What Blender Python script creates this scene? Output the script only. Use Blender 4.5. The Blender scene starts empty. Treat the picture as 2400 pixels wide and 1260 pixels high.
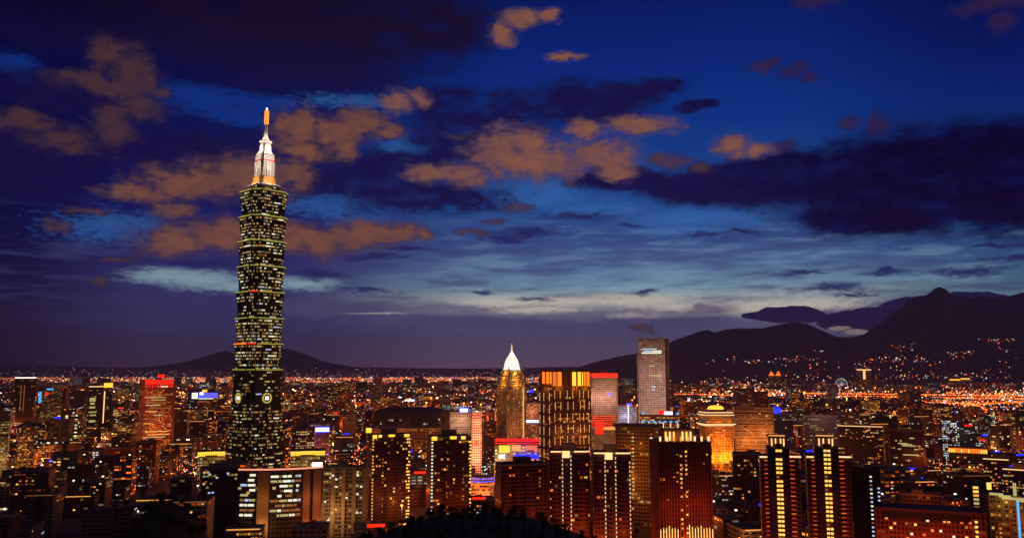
import bpy, bmesh, math, random
from mathutils import Vector, Matrix
R = random.Random(7)
C = bpy.context.scene.collection
SC = bpy.context.scene
# ------------------------------------------------------------------ camera
F_PX, PITCH, CAM_H = 1970.0, math.atan(235 / 1970.0), 150.0
cam_d = bpy.data.cameras.new('camera')
cam = bpy.data.objects.new('camera', cam_d); C.objects.link(cam)
cam.location = (0, 0, CAM_H); cam.rotation_euler = (math.pi / 2 + PITCH, 0, 0)
cam_d.sensor_width = 36.0; cam_d.lens = 36.0 * F_PX / 2400.0
cam_d.clip_start = 1.0; cam_d.clip_end = 60000.0
SC.camera = cam
cp, sp = math.cos(PITCH), math.sin(PITCH)
def ray(px, py):
    dx, dz = (px - 1200) / F_PX, -(py - 630) / F_PX
    return Vector((dx, cp - dz * sp, sp + dz * cp))
def at(px, py, Y):                       # the point at depth Y (metres north of the camera) seen at a photo position
    d = ray(px, py); t = Y / d.y
    return Vector((d.x * t, Y, CAM_H + d.z * t))
def azel(px, py):
    d = ray(px, py).normalized()
    return math.atan2(d.x, d.y) * F_PX, math.asin(d.z) * F_PX
# ------------------------------------------------------------------ colour management / render
SC.view_settings.view_transform = 'Standard'; SC.view_settings.look = 'None'
SC.view_settings.exposure = 0.0; SC.view_settings.gamma = 1.0
SC.cycles.use_denoising = True
SC.cycles.use_adaptive_sampling = True; SC.cycles.adaptive_threshold = 0.01; SC.cycles.adaptive_min_samples = 24
SC.cycles.max_bounces = 4; SC.cycles.diffuse_bounces = 2; SC.cycles.glossy_bounces = 2
SC.cycles.volume_bounces = 1; SC.cycles.transparent_max_bounces = 4
SC.cycles.caustics_reflective = False; SC.cycles.caustics_refractive = False
SC.cycles.sample_clamp_indirect = 2.0
def lin(r, g, b):
    f = lambda c: (c / 255.0) / 12.92 if c <= 10.3 else (((c / 255.0) + 0.055) / 1.055) ** 2.4
    return (f(r), f(g), f(b), 1.0)
# ------------------------------------------------------------------ world: dusk sky with clouds, all laid out by compass direction
world = bpy.data.worlds.new('World'); SC.world = world; world.use_nodes = True
nt = world.node_tree; nt.nodes.clear()
class NG:
    def __init__(s, nt): s.nt = nt
    def n(s, t, **k):
        nd = s.nt.nodes.new(t)
        for a, b in k.items(): setattr(nd, a, b)
        return nd
    def link(s, a, b): s.nt.links.new(a, b)
    def put(s, sock, v):
        if isinstance(v, bpy.types.NodeSocket): s.nt.links.new(v, sock)
        else: sock.default_value = v
    def m(s, op, a, b=0.0, c=0.0, clamp=False):
        nd = s.n('ShaderNodeMath', operation=op); nd.use_clamp = clamp
        s.put(nd.inputs[0], a); s.put(nd.inputs[1], b); s.put(nd.inputs[2], c)
        return nd.outputs[0]
    def v(s, op, a, b=(0, 0, 0), c=(0, 0, 0)):
        nd = s.n('ShaderNodeVectorMath', operation=op)
        s.put(nd.inputs[0], a)
        if op != 'LENGTH': s.put(nd.inputs[1], b)
        if op == 'MULTIPLY_ADD': s.put(nd.inputs[2], c)
        return nd.outputs['Value'] if op in ('LENGTH', 'DOT_PRODUCT', 'DISTANCE') else nd.outputs['Vector']
    def xyz(s, x, y, z=0.0):
        nd = s.n('ShaderNodeCombineXYZ'); s.put(nd.inputs[0], x); s.put(nd.inputs[1], y); s.put(nd.inputs[2], z)
        return nd.outputs[0]
    def noise(s, vec, scale=1.0, detail=4.0, rough=0.55, col=False):
        nd = s.n('ShaderNodeTexNoise'); s.put(nd.inputs['Vector'], vec)
        nd.inputs['Scale'].default_value = scale; nd.inputs['Detail'].default_value = detail
        nd.inputs['Roughness'].default_value = rough
        return nd.outputs['Color' if col else 'Fac']
    def ss(s, x, a, b, lo=0.0, hi=1.0):
        nd = s.n('ShaderNodeMapRange', interpolation_type='SMOOTHSTEP')
        s.put(nd.inputs[0], x)
        for i, q in enumerate((a, b, lo, hi)): s.put(nd.inputs[i + 1], q)
        return nd.outputs[0]
    def mix(s, f, a, b, mode='MIX'):
        nd = s.n('ShaderNodeMix', data_type='RGBA', blend_type=mode)
        s.put(nd.inputs[0], f); s.put(nd.inputs[6], a); s.put(nd.inputs[7], b)
        return nd.outputs[2]
    def ramp(s, x, stops):
        nd = s.n('ShaderNodeValToRGB'); cr = nd.color_ramp
        while len(cr.elements) < len(stops): cr.elements.new(0.5)
        for e, (p, c) in zip(cr.elements, stops): e.position = p; e.color = c
        s.put(nd.inputs[0], x); return nd.outputs[0]
G = NG(nt)
tc = G.n('ShaderNodeTexCoord'); D = G.v('NORMALIZE', tc.outputs['Generated'])
sep = G.n('ShaderNodeSeparateXYZ'); G.link(D, sep.inputs[0])
AZ = G.m('MULTIPLY', G.m('ARCTAN2', sep.outputs[0], sep.outputs[1]), F_PX)
EL = G.m('MULTIPLY', G.m('ARCSINE', sep.outputs[2]), F_PX)
P = G.xyz(AZ, EL)
def warp(P, scale, amp, detail=4.0, sy=1.0, off=0.0):
    q = G.v('MULTIPLY_ADD', P, (scale, scale * sy, 0), (off, off * 0.7, off))
    nz = G.noise(q, 1.0, detail, 0.6, col=True)
    return G.v('ADD', P, G.v('MULTIPLY', G.v('SUBTRACT', nz, (0.5, 0.5, 0.5)), (amp * 1.3, amp, 0)))
def field(P, blobs, sm=0.35):
    out = None
    for (cx, cy, rx, ry) in blobs:
        a, e = azel(cx, cy)
        q = G.v('LENGTH', G.v('MULTIPLY_ADD', P, (1 / rx, 1 / ry, 0), (-a / rx, -e / ry, 0)))
        out = q if out is None else G.m('SMOOTH_MIN', out, q, sm)
    return out
# elevation ramps (positions from photo rows of the middle column)
def el01(y): return min(1, max(0, (azel(1200, y)[1] + 40) / 1000.0))
T = G.m('MULTIPLY_ADD', EL, 1 / 1000.0, 0.04, clamp=True)
Pw = warp(P, 0.003, 22, 3.0, 4.0, 11.0)
sw = G.n('ShaderNodeSeparateXYZ'); G.link(Pw, sw.inputs[0])
Tw = G.m('MULTIPLY_ADD', sw.outputs[1], 1 / 1000.0, 0.04, clamp=True)
CENTRE = [(870, (84, 66, 84)), (800, (74, 66, 90)), (752, (70, 68, 98)), (722, (110, 108, 122)), (700, (142, 150, 150)), (672, (104, 134, 156)),
          (630, (78, 104, 140)), (570, (50, 74, 126)), (500, (32, 72, 140)), (300, (5, 48, 126)), (150, (0, 35, 116)), (-40, (0, 18, 86))]
LEFT = [(870, (58, 40, 58)), (800, (50, 44, 72)), (740, (50, 46, 84)), (660, (46, 44, 92)), (600, (38, 36, 92)), (500, (16, 22, 84)),
        (300, (8, 14, 72)), (150, (5, 8, 56)), (-40, (4, 4, 30))]
FARL = [(870, (38, 18, 32)), (760, (32, 22, 46)), (660, (22, 16, 52)), (500, (4, 8, 56)), (200, (2, 6, 52)), (-40, (0, 0, 24))]
RIGHT = [(870, (60, 50, 70)), (760, (66, 72, 92)), (710, (74, 100, 118)), (660, (58, 88, 116)), (600, (34, 68, 116)), (500, (26, 54, 112)), (300, (0, 30, 106)),
         (150, (0, 15, 80)), (-40, (0, 5, 54))]
def gr(stops, t): return G.ramp(t, sorted([(el01(y), lin(*c)) for y, c in stops], key=lambda s: s[0]))
cC, cL, cF, cR = gr(CENTRE, Tw), gr(LEFT, Tw), gr(FARL, Tw), gr(RIGHT, Tw)
ax = lambda x: azel(x, 600)[0]
X = sw.outputs[0]
base = G.mix(G.ss(X, ax(0), ax(420)), cF, cL)
base = G.mix(G.ss(X, ax(640), ax(1230)), base, cC)
base = G.mix(G.ss(X, ax(1750), ax(2420)), base, cR)
# behind the camera and overhead: unseen sky, colour chosen as fill light
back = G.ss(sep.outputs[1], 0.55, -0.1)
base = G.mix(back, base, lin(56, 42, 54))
# blue gaps, soft
Pb = warp(P, 0.012, 60, 5.0, 2.2, 3.0)
def lay(cur, Pq, blobs, col, lo, hi, strength=1.0, sm=0.35, tex=None):
    f = field(Pq, blobs, sm)
    if tex is not None: f = G.m('ADD', f, tex)
    k = G.ss(f, lo, hi, strength, 0.0)
    return G.mix(k, cur, col), k
fine = G.noise(G.v('MULTIPLY', P, (0.045, 0.12, 0)), 1.0, 3.0, 0.65)
fineC = G.m('MULTIPLY_ADD', fine, 1.6, -0.8)
puff = G.noise(G.v('MULTIPLY', P, (0.024, 0.034, 0)), 1.0, 5.0, 0.64)
puffC = G.m('MULTIPLY_ADD', puff, 1.5, -0.75)
base, _ = lay(base, Pb, [(20, 150, 60, 26), (480, 235, 110, 34), (560, 270, 90, 22), (620, 245, 120, 26)], lin(10, 48, 130), 0.3, 1.4, 0.75, tex=fineC)
base, _ = lay(base, Pb, [(250, 530, 110, 34), (360, 525, 90, 18), (760, 480, 110, 36), (850, 520, 90, 20), (940, 345, 60, 22), (830, 240, 120, 22)], lin(38, 80, 146), 0.2, 1.4, 0.8, tex=G.m('MULTIPLY', fineC, 1.9))
base, _ = lay(base, Pb, [(1260, 455, 110, 34), (1400, 490, 110, 24), (1600, 520, 150, 34), (1750, 505, 110, 30)], lin(44, 92, 160), 0.3, 1.4, 0.8, tex=fineC)
# streaky stratus in the lit band
st = G.noise(G.v('MULTIPLY', Pw, (0.0045, 0.034, 0)), 1.0, 5.0, 0.66)
bandk = G.m('MULTIPLY', G.ss(T, el01(790), el01(690)), G.ss(T, el01(470), el01(600)))
base = G.mix(G.m('MULTIPLY', G.ss(st, 0.46, 0.66), G.m('MULTIPLY', bandk, 0.62)), base, lin(52, 54, 96))
base = G.mix(G.m('MULTIPLY', G.ss(st, 0.5, 0.36), G.m('MULTIPLY', G.m('MULTIPLY', bandk, G.ss(X, ax(750), ax(1300))), 0.2)), base, lin(150, 178, 190))
# pale slot left of the tower, cream glow above the horizon
Ps = warp(P, 0.006, 26, 5.0, 5.0, 9.0)
base, _ = lay(base, Ps, [(390, 648, 80, 18), (470, 655, 90, 22), (545, 668, 60, 14), (700, 662, 90, 16)], lin(120, 146, 158), 0.2, 1.5, 0.92, tex=G.m('MULTIPLY', fineC, 1.0))
base, _ = lay(base, Ps, [(1180, 706, 130, 13), (1330, 708, 110, 12), (1480, 705, 150, 16), (1620, 720, 110, 16), (1780, 720, 120, 20), (1900, 715, 120, 16), (1260, 726, 110, 8), (1560, 738, 120, 8), (880, 735, 70, 3)], lin(178, 172, 160), 0.2, 1.4, 0.85, tex=G.m('MULTIPLY', fineC, 0.9))
# dark cloud masses
Pd = warp(P, 0.006, 90, 6.0, 1.6, 21.0)
darkc = G.mix(G.ss(X, ax(1500), ax(2200)), lin(19, 13, 58), lin(0, 0, 34))
darkc = G.mix(G.ss(T, el01(260), el01(60)), darkc, G.mix(G.ss(X, ax(0), ax(500)), lin(7, 4, 32), lin(20, 12, 36)))
lump = G.noise(G.v('MULTIPLY', P, (0.010, 0.022, 0)), 1.0, 4.0, 0.6)
darkc = G.mix(G.m('MULTIPLY', G.ss(lump, 0.46, 0.72, 0.0, 0.5), G.ss(X, ax(1500), ax(1250))), darkc, base)
wisp = G.m('ADD', G.m('MULTIPLY', puffC, 0.75), G.m('MULTIPLY', fineC, 0.35))
base, _ = lay(base, Pd, [(330, 60, 420, 80), (760, 70, 330, 95), (1000, 60, 190, 80), (60, 30, 200, 60), (140, 230, 170, 34), (700, 150, 300, 60), (460, 350, 330, 44), (80, 340, 200, 60), (500, 420, 200, 40), (60, 410, 150, 60), (120, 190, 120, 30)], darkc, 0.5, 1.35, 0.97, tex=wisp)
base, _ = lay(base, Pd, [(1330, 245, 230, 52), (1480, 212, 130, 26), (1130, 300, 170, 50), (1640, 258, 55, 14), (960, 400, 190, 40), (1010, 460, 210, 42), (1100, 350, 150, 40), (760, 430, 90, 30), (1040, 240, 90, 50)], darkc, 0.6, 1.3, 0.95, tex=wisp)
base, _ = lay(base, Pd, [(1480, 425, 170, 34), (1650, 430, 190, 46), (1850, 420, 220, 74), (2120, 420, 280, 116), (2420, 410, 260, 122), (2120, 500, 260, 40), (2140, 470, 200, 40)], G.mix(G.ss(lump, 0.44, 0.7, 0.0, 0.6), darkc, lin(20, 20, 74)), 0.66, 1.22, 0.98, tex=G.m('MULTIPLY', wisp, 0.5))
Pk = warp(P, 0.016, 44, 5.0, 2.0, 31.0)
base, _ = lay(base, Pk, [(1940, 675, 92, 11), (2000, 688, 60, 5), (2260, 634, 90, 11), (2385, 600, 80, 9), (2330, 580, 60, 5), (1130, 687, 36, 6), (1250, 699, 46, 6), (1510, 683, 40, 8), (750, 645, 75, 14), (950, 580, 64, 7),
                         (1660, 553, 56, 10), (1740, 540, 50, 8), (1470, 528, 34, 5), (1240, 545, 80, 16), (1360, 508, 100, 13), (2080, 637, 60, 6), (1880, 640, 60, 6), (860, 681, 70, 6), (480, 618, 140, 10), (420, 520, 60, 16), (880, 600, 90, 10), (1180, 555, 60, 14)], lin(32, 30, 82), 0.1, 1.4, 0.92, tex=G.m('MULTIPLY', fineC, 1.3))
base, _ = lay(base, Pk, [(1590, 748, 120, 24), (1450, 775, 120, 14), (1300, 765, 180, 16), (1000, 750, 200, 16), (760, 720, 160, 22), (1660, 722, 60, 12)], lin(66, 62, 94), 0.5, 1.3, 0.8, tex=G.m('MULTIPLY', fineC, 0.7))
# city-lit puffy clouds
Pc = warp(P, 0.012, 60, 6.0, 1.5, 41.0)
B1 = [(330, 448, 84, 22), (450, 428, 120, 46), (590, 412, 120, 48), (690, 410, 46, 40), (415, 486, 60, 24), (420, 568, 100, 34), (530, 548, 110, 38), (720, 562, 120, 44),
      (850, 552, 110, 36), (945, 544, 56, 28), (990, 548, 24, 26), (700, 302, 62, 46), (780, 312, 72, 50), (850, 288, 70, 32), (910, 306, 50, 18), (812, 356, 36, 24), (700, 350, 60, 22)]
B2 = [(928, 240, 42, 30), (985, 230, 32, 26), (1010, 402, 66, 22), (1085, 408, 76, 26), (1175, 352, 84, 50), (1232, 330, 66, 38), (1262, 380, 150, 44), (1400, 368, 104, 42),
      (1380, 304, 54, 22), (1500, 298, 100, 26), (1440, 400, 50, 24), (1225, 45, 60, 26), (1180, 84, 38, 26), (1285, 42, 36, 14), (1330, 136, 44, 14), (1712, 334, 42, 26), (1765, 354, 56, 18)]
B3 = [(250, 130, 48, 36), (310, 180, 54, 64), (205, 190, 76, 20), (335, 245, 52, 34), (270, 205, 60, 24), (385, 216, 26, 12), (265, 295, 50, 42), (55, 285, 66, 24), (135, 322, 76, 30), (175, 346, 46, 16),
      (1840, 345, 40, 14), (1985, 287, 28, 18), (2058, 288, 28, 24), (1790, 152, 50, 13), (1872, 165, 40, 18), (1900, 190, 24, 12), (140, 532, 34, 16), (205, 496, 40, 8), (1205, 487, 40, 15),
      (1160, 512, 36, 10), (1100, 545, 50, 10), (268, 607, 46, 7), (242, 656, 28, 10), (1505, 770, 36, 13), (1575, 375, 60, 16), (1640, 395, 30, 16), (1070, 318, 34, 9), (1910, 6, 60, 14), (2330, 10, 90, 24), (2350, 55, 24, 20)]
big = G.noise(G.v('MULTIPLY', P, (0.012, 0.018, 0)), 1.0, 2.0, 0.5)
tx = G.m('ADD', G.m('ADD', G.m('MULTIPLY', puffC, 0.95), G.m('MULTIPLY', fineC, 0.5)), G.m('MULTIPLY_ADD', big, 0.9, -0.45))
rel = G.noise(G.v('MULTIPLY', Pc, (0.03, 0.05, 0)), 1.0, 4.0, 0.6)
glow = G.noise(G.v('MULTIPLY', P, (0.009, 0.016, 0)), 1.0, 3.0, 0.5)
glow = G.ss(glow, 0.3, 0.72)
def puffy(cur, blobs, core, edge, amt):
    f = G.m('ADD', field(Pc, blobs, 0.3), tx)
    k = G.m('MULTIPLY', G.ss(f, 0.45, 1.42, amt, 0.0), G.ss(rel, 0.2, 0.5, 0.8, 1.0))
    inner = G.m('MULTIPLY', G.m('MULTIPLY', G.ss(f, 1.05, 0.2), G.m('MULTIPLY_ADD', glow, 0.35, 0.65)), G.ss(rel, 0.24, 0.54, 0.62, 1.0))
    return G.mix(k, cur, G.mix(inner, edge, core))
dimr = G.ss(X, ax(1560), ax(1850))
base = puffy(base, B1, lin(116, 74, 58), lin(66, 48, 62), 0.98)
base = puffy(base, B2, lin(130, 84, 64), lin(78, 60, 78), 0.98)
base = puffy(base, B3, G.mix(dimr, lin(78, 50, 46), lin(50, 30, 54)), G.mix(dimr, lin(48, 36, 52), lin(30, 28, 76)), 0.8)
# cumulus standing on the far ridge, right
Pr = warp(P, 0.02, 18, 6.0, 1.0, 51.0)
fr = field(Pr, [(1850, 737, 76, 20), (1780, 738, 40, 9), (1990, 752, 66, 24), (2060, 742, 70, 22), (2140, 722, 70, 24), (2260, 700, 80, 14)], 0.12)
colr = G.mix(G.ss(T, el01(690), el01(800)), lin(30, 22, 56), lin(34, 23, 46))
base = G.mix(G.ss(fr, 0.94, 1.06, 1.0, 0.0), base, colr)
base, _ = lay(base, Ps, [(1965, 772, 28, 7), (2010, 780, 36, 7)], lin(128, 112, 104), 0.5, 1.1, 0.8)
# ground-side of the sphere: dark
base = G.mix(G.ss(EL, -10, -60), base, lin(30, 18, 22))
# the sky as it stands above the air of the haze box: undo what that air takes out and adds
path = G.m('MINIMUM', G.m('DIVIDE', 1150.0, G.m('MAXIMUM', sep.outputs[2], 0.02)), 27000.0)
tr = G.m('EXPONENT', G.m('MULTIPLY', path, -4.2e-5))
add = G.m('SUBTRACT', 1.0, tr)
air = G.v('SUBTRACT', base, G.v('MULTIPLY', G.xyz(0.014, 0.008, 0.014), G.xyz(add, add, add)))
base = G.v('MAXIMUM', G.v('DIVIDE', air, G.xyz(tr, tr, tr)), (0, 0, 0))
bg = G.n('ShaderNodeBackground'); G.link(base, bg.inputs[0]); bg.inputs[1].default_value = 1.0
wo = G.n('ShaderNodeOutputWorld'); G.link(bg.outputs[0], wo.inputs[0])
world.cycles.sampling_method = 'MANUAL'; world.cycles.sample_map_resolution = 512
# ------------------------------------------------------------------ materials
def newmat(name):
    m = bpy.data.materials.new(name); m.use_nodes = True
    m.node_tree.nodes.clear(); g = NG(m.node_tree)
    out = g.n('ShaderNodeOutputMaterial'); b = g.n('ShaderNodeBsdfPrincipled'); g.link(b.outputs[0], out.inputs[0])
    return m, g, b
def plain(name, col, rough=0.7, var=0.25, scale=0.15, metal=0.0):
    m, g, b = newmat(name)
    t = g.n('ShaderNodeTexCoord'); nz = g.noise(t.outputs['Object'], scale, 4.0, 0.6)
    k = g.m('MULTIPLY_ADD', nz, 2 * var, 1 - var)
    c = g.v('MULTIPLY', g.xyz(*col), g.xyz(k, k, k))
    g.link(c, b.inputs['Base Color']); b.inputs['Roughness'].default_value = rough; b.inputs['Metallic'].default_value = metal
    return m
def glow(name, col, s, sample=False):
    m, g, b = newmat(name)
    b.inputs['Base Color'].default_value = (0.1, 0.1, 0.1, 1)
    b.inputs['Emission Color'].default_value = lin(*col); b.inputs['Emission Strength'].default_value = s
    m.cycles.emission_sampling = 'FRONT' if sample else 'NONE'
    return m
def facade_mat():
    m, g, b = newmat('facade')
    uv = g.n('ShaderNodeUVMap'); uv.uv_map = 'UVMap'
    a1 = g.n('ShaderNodeAttribute'); a1.attribute_name = 'bld'
    a2 = g.n('ShaderNodeAttribute'); a2.attribute_name = 'tint'
    s1 = g.n('ShaderNodeSeparateColor'); g.link(a1.outputs['Color'], s1.inputs[0])
    seed, dens, warm, bright = s1.outputs[0], s1.outputs[1], s1.outputs[2], a1.outputs['Alpha']
    su = g.n('ShaderNodeSeparateXYZ'); g.link(uv.outputs[0], su.inputs[0])
    cx, cy = g.m('FLOOR', su.outputs[0]), g.m('FLOOR', su.outputs[1])
    fx, fy = g.m('FRACT', su.outputs[0]), g.m('FRACT', su.outputs[1])
    def wn(a, b_, c):
        n = g.n('ShaderNodeTexWhiteNoise', noise_dimensions='3D'); g.link(g.xyz(a, b_, c), n.inputs[0]); return n
    sd = g.m('MULTIPLY', seed, 977.0)
    w = wn(cx, cy, sd)
    run = wn(g.m('FLOOR', g.m('MULTIPLY', g.m('ADD', cx, g.m('MULTIPLY', wn(cy, 3.0, sd).outputs[0], 5.0)), 0.3)), cy, g.m('ADD', sd, 5.0))
    flo = wn(cy, 1.0, g.m('ADD', sd, 9.0))
    thr = g.m('MULTIPLY', dens, g.m('MULTIPLY_ADD', flo.outputs[0], 1.2, 0.4))
    lit = g.m('MULTIPLY', g.m('LESS_THAN', run.outputs[0], g.m('MULTIPLY', thr, 1.5)), g.m('LESS_THAN', w.outputs[0], 0.72))
    win = g.m('MULTIPLY', g.m('MULTIPLY', g.m('GREATER_THAN', fx, 0.14), g.m('LESS_THAN', fx, 0.86)), g.m('MULTIPLY', g.m('GREATER_THAN', fy, 0.28), g.m('LESS_THAN', fy, 0.8)))
    win = g.m('MULTIPLY', win, g.m('GREATER_THAN', seed, 0.0001))
    sc = g.n('ShaderNodeSeparateColor'); g.link(w.outputs[1], sc.inputs[0])
    hue = g.m('ADD', warm, g.m('MULTIPLY_ADD', sc.outputs[0], 0.5, -0.25), clamp=True)
    ecol = g.ramp(hue, [(0.0, lin(255, 96, 20)), (0.28, lin(255, 168, 60)), (0.5, lin(255, 222, 130)), (0.72, lin(240, 240, 200)), (1.0, lin(190, 215, 255))])
    var = g.m('POWER', sc.outputs[1], 1.7)
    es = g.m('MULTIPLY', g.m('MULTIPLY', lit, win), g.m('MULTIPLY', bright, g.m('MULTIPLY_ADD', var, 1.5, 0.25)))
    t = g.n('ShaderNodeTexCoord'); nz = g.noise(t.outputs['Object'], 0.12, 4.0, 0.65)
    k = g.m('MULTIPLY_ADD', nz, 0.7, 0.65)
    wall = g.v('MULTIPLY', a2.outputs['Color'], g.xyz(k, k, k))
    b.inputs['Specular IOR Level'].default_value = 0.3
    g.link(g.mix(win, wall, (0.02, 0.022, 0.026, 1)), b.inputs['Base Color'])
    g.link(g.m('MULTIPLY_ADD', win, -0.45, 0.75), b.inputs['Roughness'])
    g.link(ecol, b.inputs['Emission Color']); g.link(es, b.inputs['Emission Strength'])
    m.cycles.emission_sampling = 'NONE'
    return m
M = dict(facade=facade_mat(),
         concrete=plain('concrete', (0.24, 0.21, 0.18)), stone=plain('pale_stone', (0.5, 0.44, 0.36)), white=plain('white_cladding', (0.75, 0.72, 0.68), 0.5, 0.08),
         dark=plain('dark_roof', (0.05, 0.045, 0.045)), brown=plain('brown_tile', (0.2, 0.11, 0.07)), steel=plain('painted_steel', (0.3, 0.3, 0.3), 0.4, 0.1, 0.3, 0.4),
         redpaint=plain('red_cladding', (0.55, 0.04, 0.03), 0.5, 0.1), bark=plain('bark', (0.06, 0.04, 0.03), 0.9), glassd=plain('dark_glass', (0.03, 0.04, 0.04), 0.2, 0.1),
         w_gold=glow('window_gold', (255, 196, 84), 1.5), w_warm=glow('window_warm', (255, 170, 84), 1.0), w_white=glow('window_white', (240, 238, 205), 1.1), w_orange=glow('window_orange', (255, 120, 40), 0.9),
         w_red=glow('window_red', (230, 70, 30), 0.7), w_pale=glow('window_pale', (205, 190, 120), 0.75), w_cool=glow('window_cool', (190, 205, 235), 0.9), w_dim=glow('window_dim', (190, 120, 60), 0.5),
         l_white=glow('light_white', (255, 236, 220), 2.2), l_warm=glow('light_warm', (255, 196, 130), 1.6), l_gold=glow('light_gold', (255, 190, 60), 1.6), l_orange=glow('light_orange', (255, 110, 24), 1.8),
         l_red=glow('light_red', (255, 30, 12), 1.4), l_blue=glow('light_blue', (24, 40, 255), 2.2), l_cyan=glow('light_cyan', (70, 170, 235), 1.2), l_green=glow('light_green', (176, 170, 70), 0.8), w_peach=glow('window_peach', (255, 205, 150), 0.95), l_violet=glow('light_violet', (90, 90, 255), 1.3),
         l_pink=glow('light_pink', (255, 150, 120), 1.2), lamp=glow('lamp_head', (255, 140, 50), 9.0), l_bluewhite=glow('light_blue_white', (190, 200, 255), 3.0))
# ------------------------------------------------------------------ mesh building
class MB:
    def __init__(s, tint=(0.25, 0.2, 0.16)):
        s.v, s.f, s.uv, s.b, s.t, s.tint = [], [], [], [], [], tint
    def face(s, pts, uv=None, b=(0, 0, 0, 0), t=None):
        i = len(s.v); s.v += [tuple(p) for p in pts]; s.f.append(tuple(range(i, i + len(pts))))
        s.uv += (uv or [(0, -1)] * len(pts)); s.b.append(b); s.t.append(tuple(t or s.tint) + (1,))
    def loft(s, p0, z0, p1, z1, cell=(3, 3.3), b=(0, 0, 0, 0), t=None, cap=True, vz=None):
        n = len(p0); u = 0.0
        v0, v1 = (z0 / cell[1], z1 / cell[1]) if vz is None else vz
        for i in range(n):
            a, c = p0[i], p0[(i + 1) % n]; A, Cc = p1[i], p1[(i + 1) % n]
            L = math.hypot(c[0] - a[0], c[1] - a[1]); nc = max(1, round(L / cell[0]))
            U = math.ceil(u) + 7
            s.face([(a[0], a[1], z0), (c[0], c[1], z0), (Cc[0], Cc[1], z1), (A[0], A[1], z1)], [(U, v0), (U + nc, v0), (U + nc, v1), (U, v1)], b, t)
            u = U + nc
        if cap:
            s.face([(q[0], q[1], z1) for q in p1], None, (0, 0, 0, 0), (0.06, 0.055, 0.05))
    def box(s, x0, x1, y0, y1, z0, z1, cell=(3, 3.3), b=(0, 0, 0, 0), t=None, cap=True):
        p = [(x0, y0), (x1, y0), (x1, y1), (x0, y1)]
        s.loft(p, z0, p, z1, cell, b, t, cap)
        s.face([(x0, y0, z0), (x0, y1, z0), (x1, y1, z0), (x1, y0, z0)], None, (0, 0, 0, 0), t)
    def ring(s, cx, cy, r, n, ph=0.0): return [(cx + r * math.cos(ph + 2 * math.pi * i / n), cy + r * math.sin(ph + 2 * math.pi * i / n)) for i in range(n)]
    def lathe(s, prof, n=16, cx=0, cy=0, ph=0.0, t=None):
        for (r0, z0), (r1, z1) in zip(prof, prof[1:]):
            s.loft(s.ring(cx, cy, r0, n, ph), z0, s.ring(cx, cy, r1, n, ph), z1, cap=False, t=t)
        r, z = prof[-1]
        if r > 0.02: s.face([(q[0], q[1], z) for q in s.ring(cx, cy, r, n, ph)], None, t=t)
    def tube(s, a, c, r, n=5):
        a, c = Vector(a), Vector(c); d = (c - a).normalized()
        x = d.orthogonal().normalized(); y = d.cross(x)
        A = [a + (x * math.cos(2 * math.pi * i / n) + y * math.sin(2 * math.pi * i / n)) * r for i in range(n)]
        B = [q + (c - a) for q in A]
        for i in range(n): s.face([A[i], A[(i + 1) % n], B[(i + 1) % n], B[i]])
    def mesh(s, name, mat):
        me = bpy.data.meshes.new(name); me.from_pydata(s.v, [], s.f)
        uvl = me.uv_layers.new(name='UVMap'); uvl.data.foreach_set('uv', [c for q in s.uv for c in q])
        at1 = me.attributes.new('bld', 'FLOAT_COLOR', 'FACE'); at1.data.foreach_set('color', [c for q in s.b for c in q])
        at2 = me.attributes.new('tint', 'FLOAT_COLOR', 'FACE'); at2.data.foreach_set('color', [c for q in s.t for c in q])
        me.materials.append(M[mat] if isinstance(mat, str) else mat); me.update()
        return me
    def build(s, name, mat='facade', parent=None):
        o = bpy.data.objects.new(name, s.mesh(name, mat)); C.objects.link(o); o.parent = parent
        return o
def tag(o, label=None, cat=None, group=None, kind=None):
    for k, v in (('label', label), ('category', cat), ('group', group), ('kind', kind)):
        if v: o[k] = v
    return o
def empty(name, loc, rz=0.0):
    o = bpy.data.objects.new(name, None); C.objects.link(o); o.location = loc; o.rotation_euler = (0, 0, rz); o.empty_display_size = 5
    return o
_unit = {}
def ubox(mat):
    if mat not in _unit:
        m = MB(); m.box(-.5, .5, -.5, .5, -.5, .5); _unit[mat] = m.mesh('unit_' + mat, mat)
    return _unit[mat]
def bar(name, parent, x, y, z, w, d, h, mat, rz=0.0):       # one small box part centred at x, y, z
    o = bpy.data.objects.new(name, ubox(mat)); C.objects.link(o); o.parent = parent
    o.location = (x, y, z); o.scale = (w, d, h); o.rotation_euler = (0, 0, rz)
    return o
def lamp(parent, x, y, z, power, col=(255, 150, 60), r=1.5, spot=None, aim=None):
    ld = bpy.data.lights.new('bulb', 'SPOT' if spot else 'POINT')
    ld.energy = power; ld.color = lin(*col)[:3]; ld.shadow_soft_size = r
    o = bpy.data.objects.new('bulb', ld); C.objects.link(o); o.parent = parent; o.location = (x, y, z)
    if spot:
        ld.spot_size = spot; ld.spot_blend = 0.6
        o.rotation_euler = Vector(aim).to_track_quat('-Z', 'Y').to_euler()
    return o
SPAN = [(1090.0, 543, 668, 255)]
FOOT = []          # footprints taken by named buildings
MARKS = []         # (photo x, depth, phrase) used to word labels of the plain blocks
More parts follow.
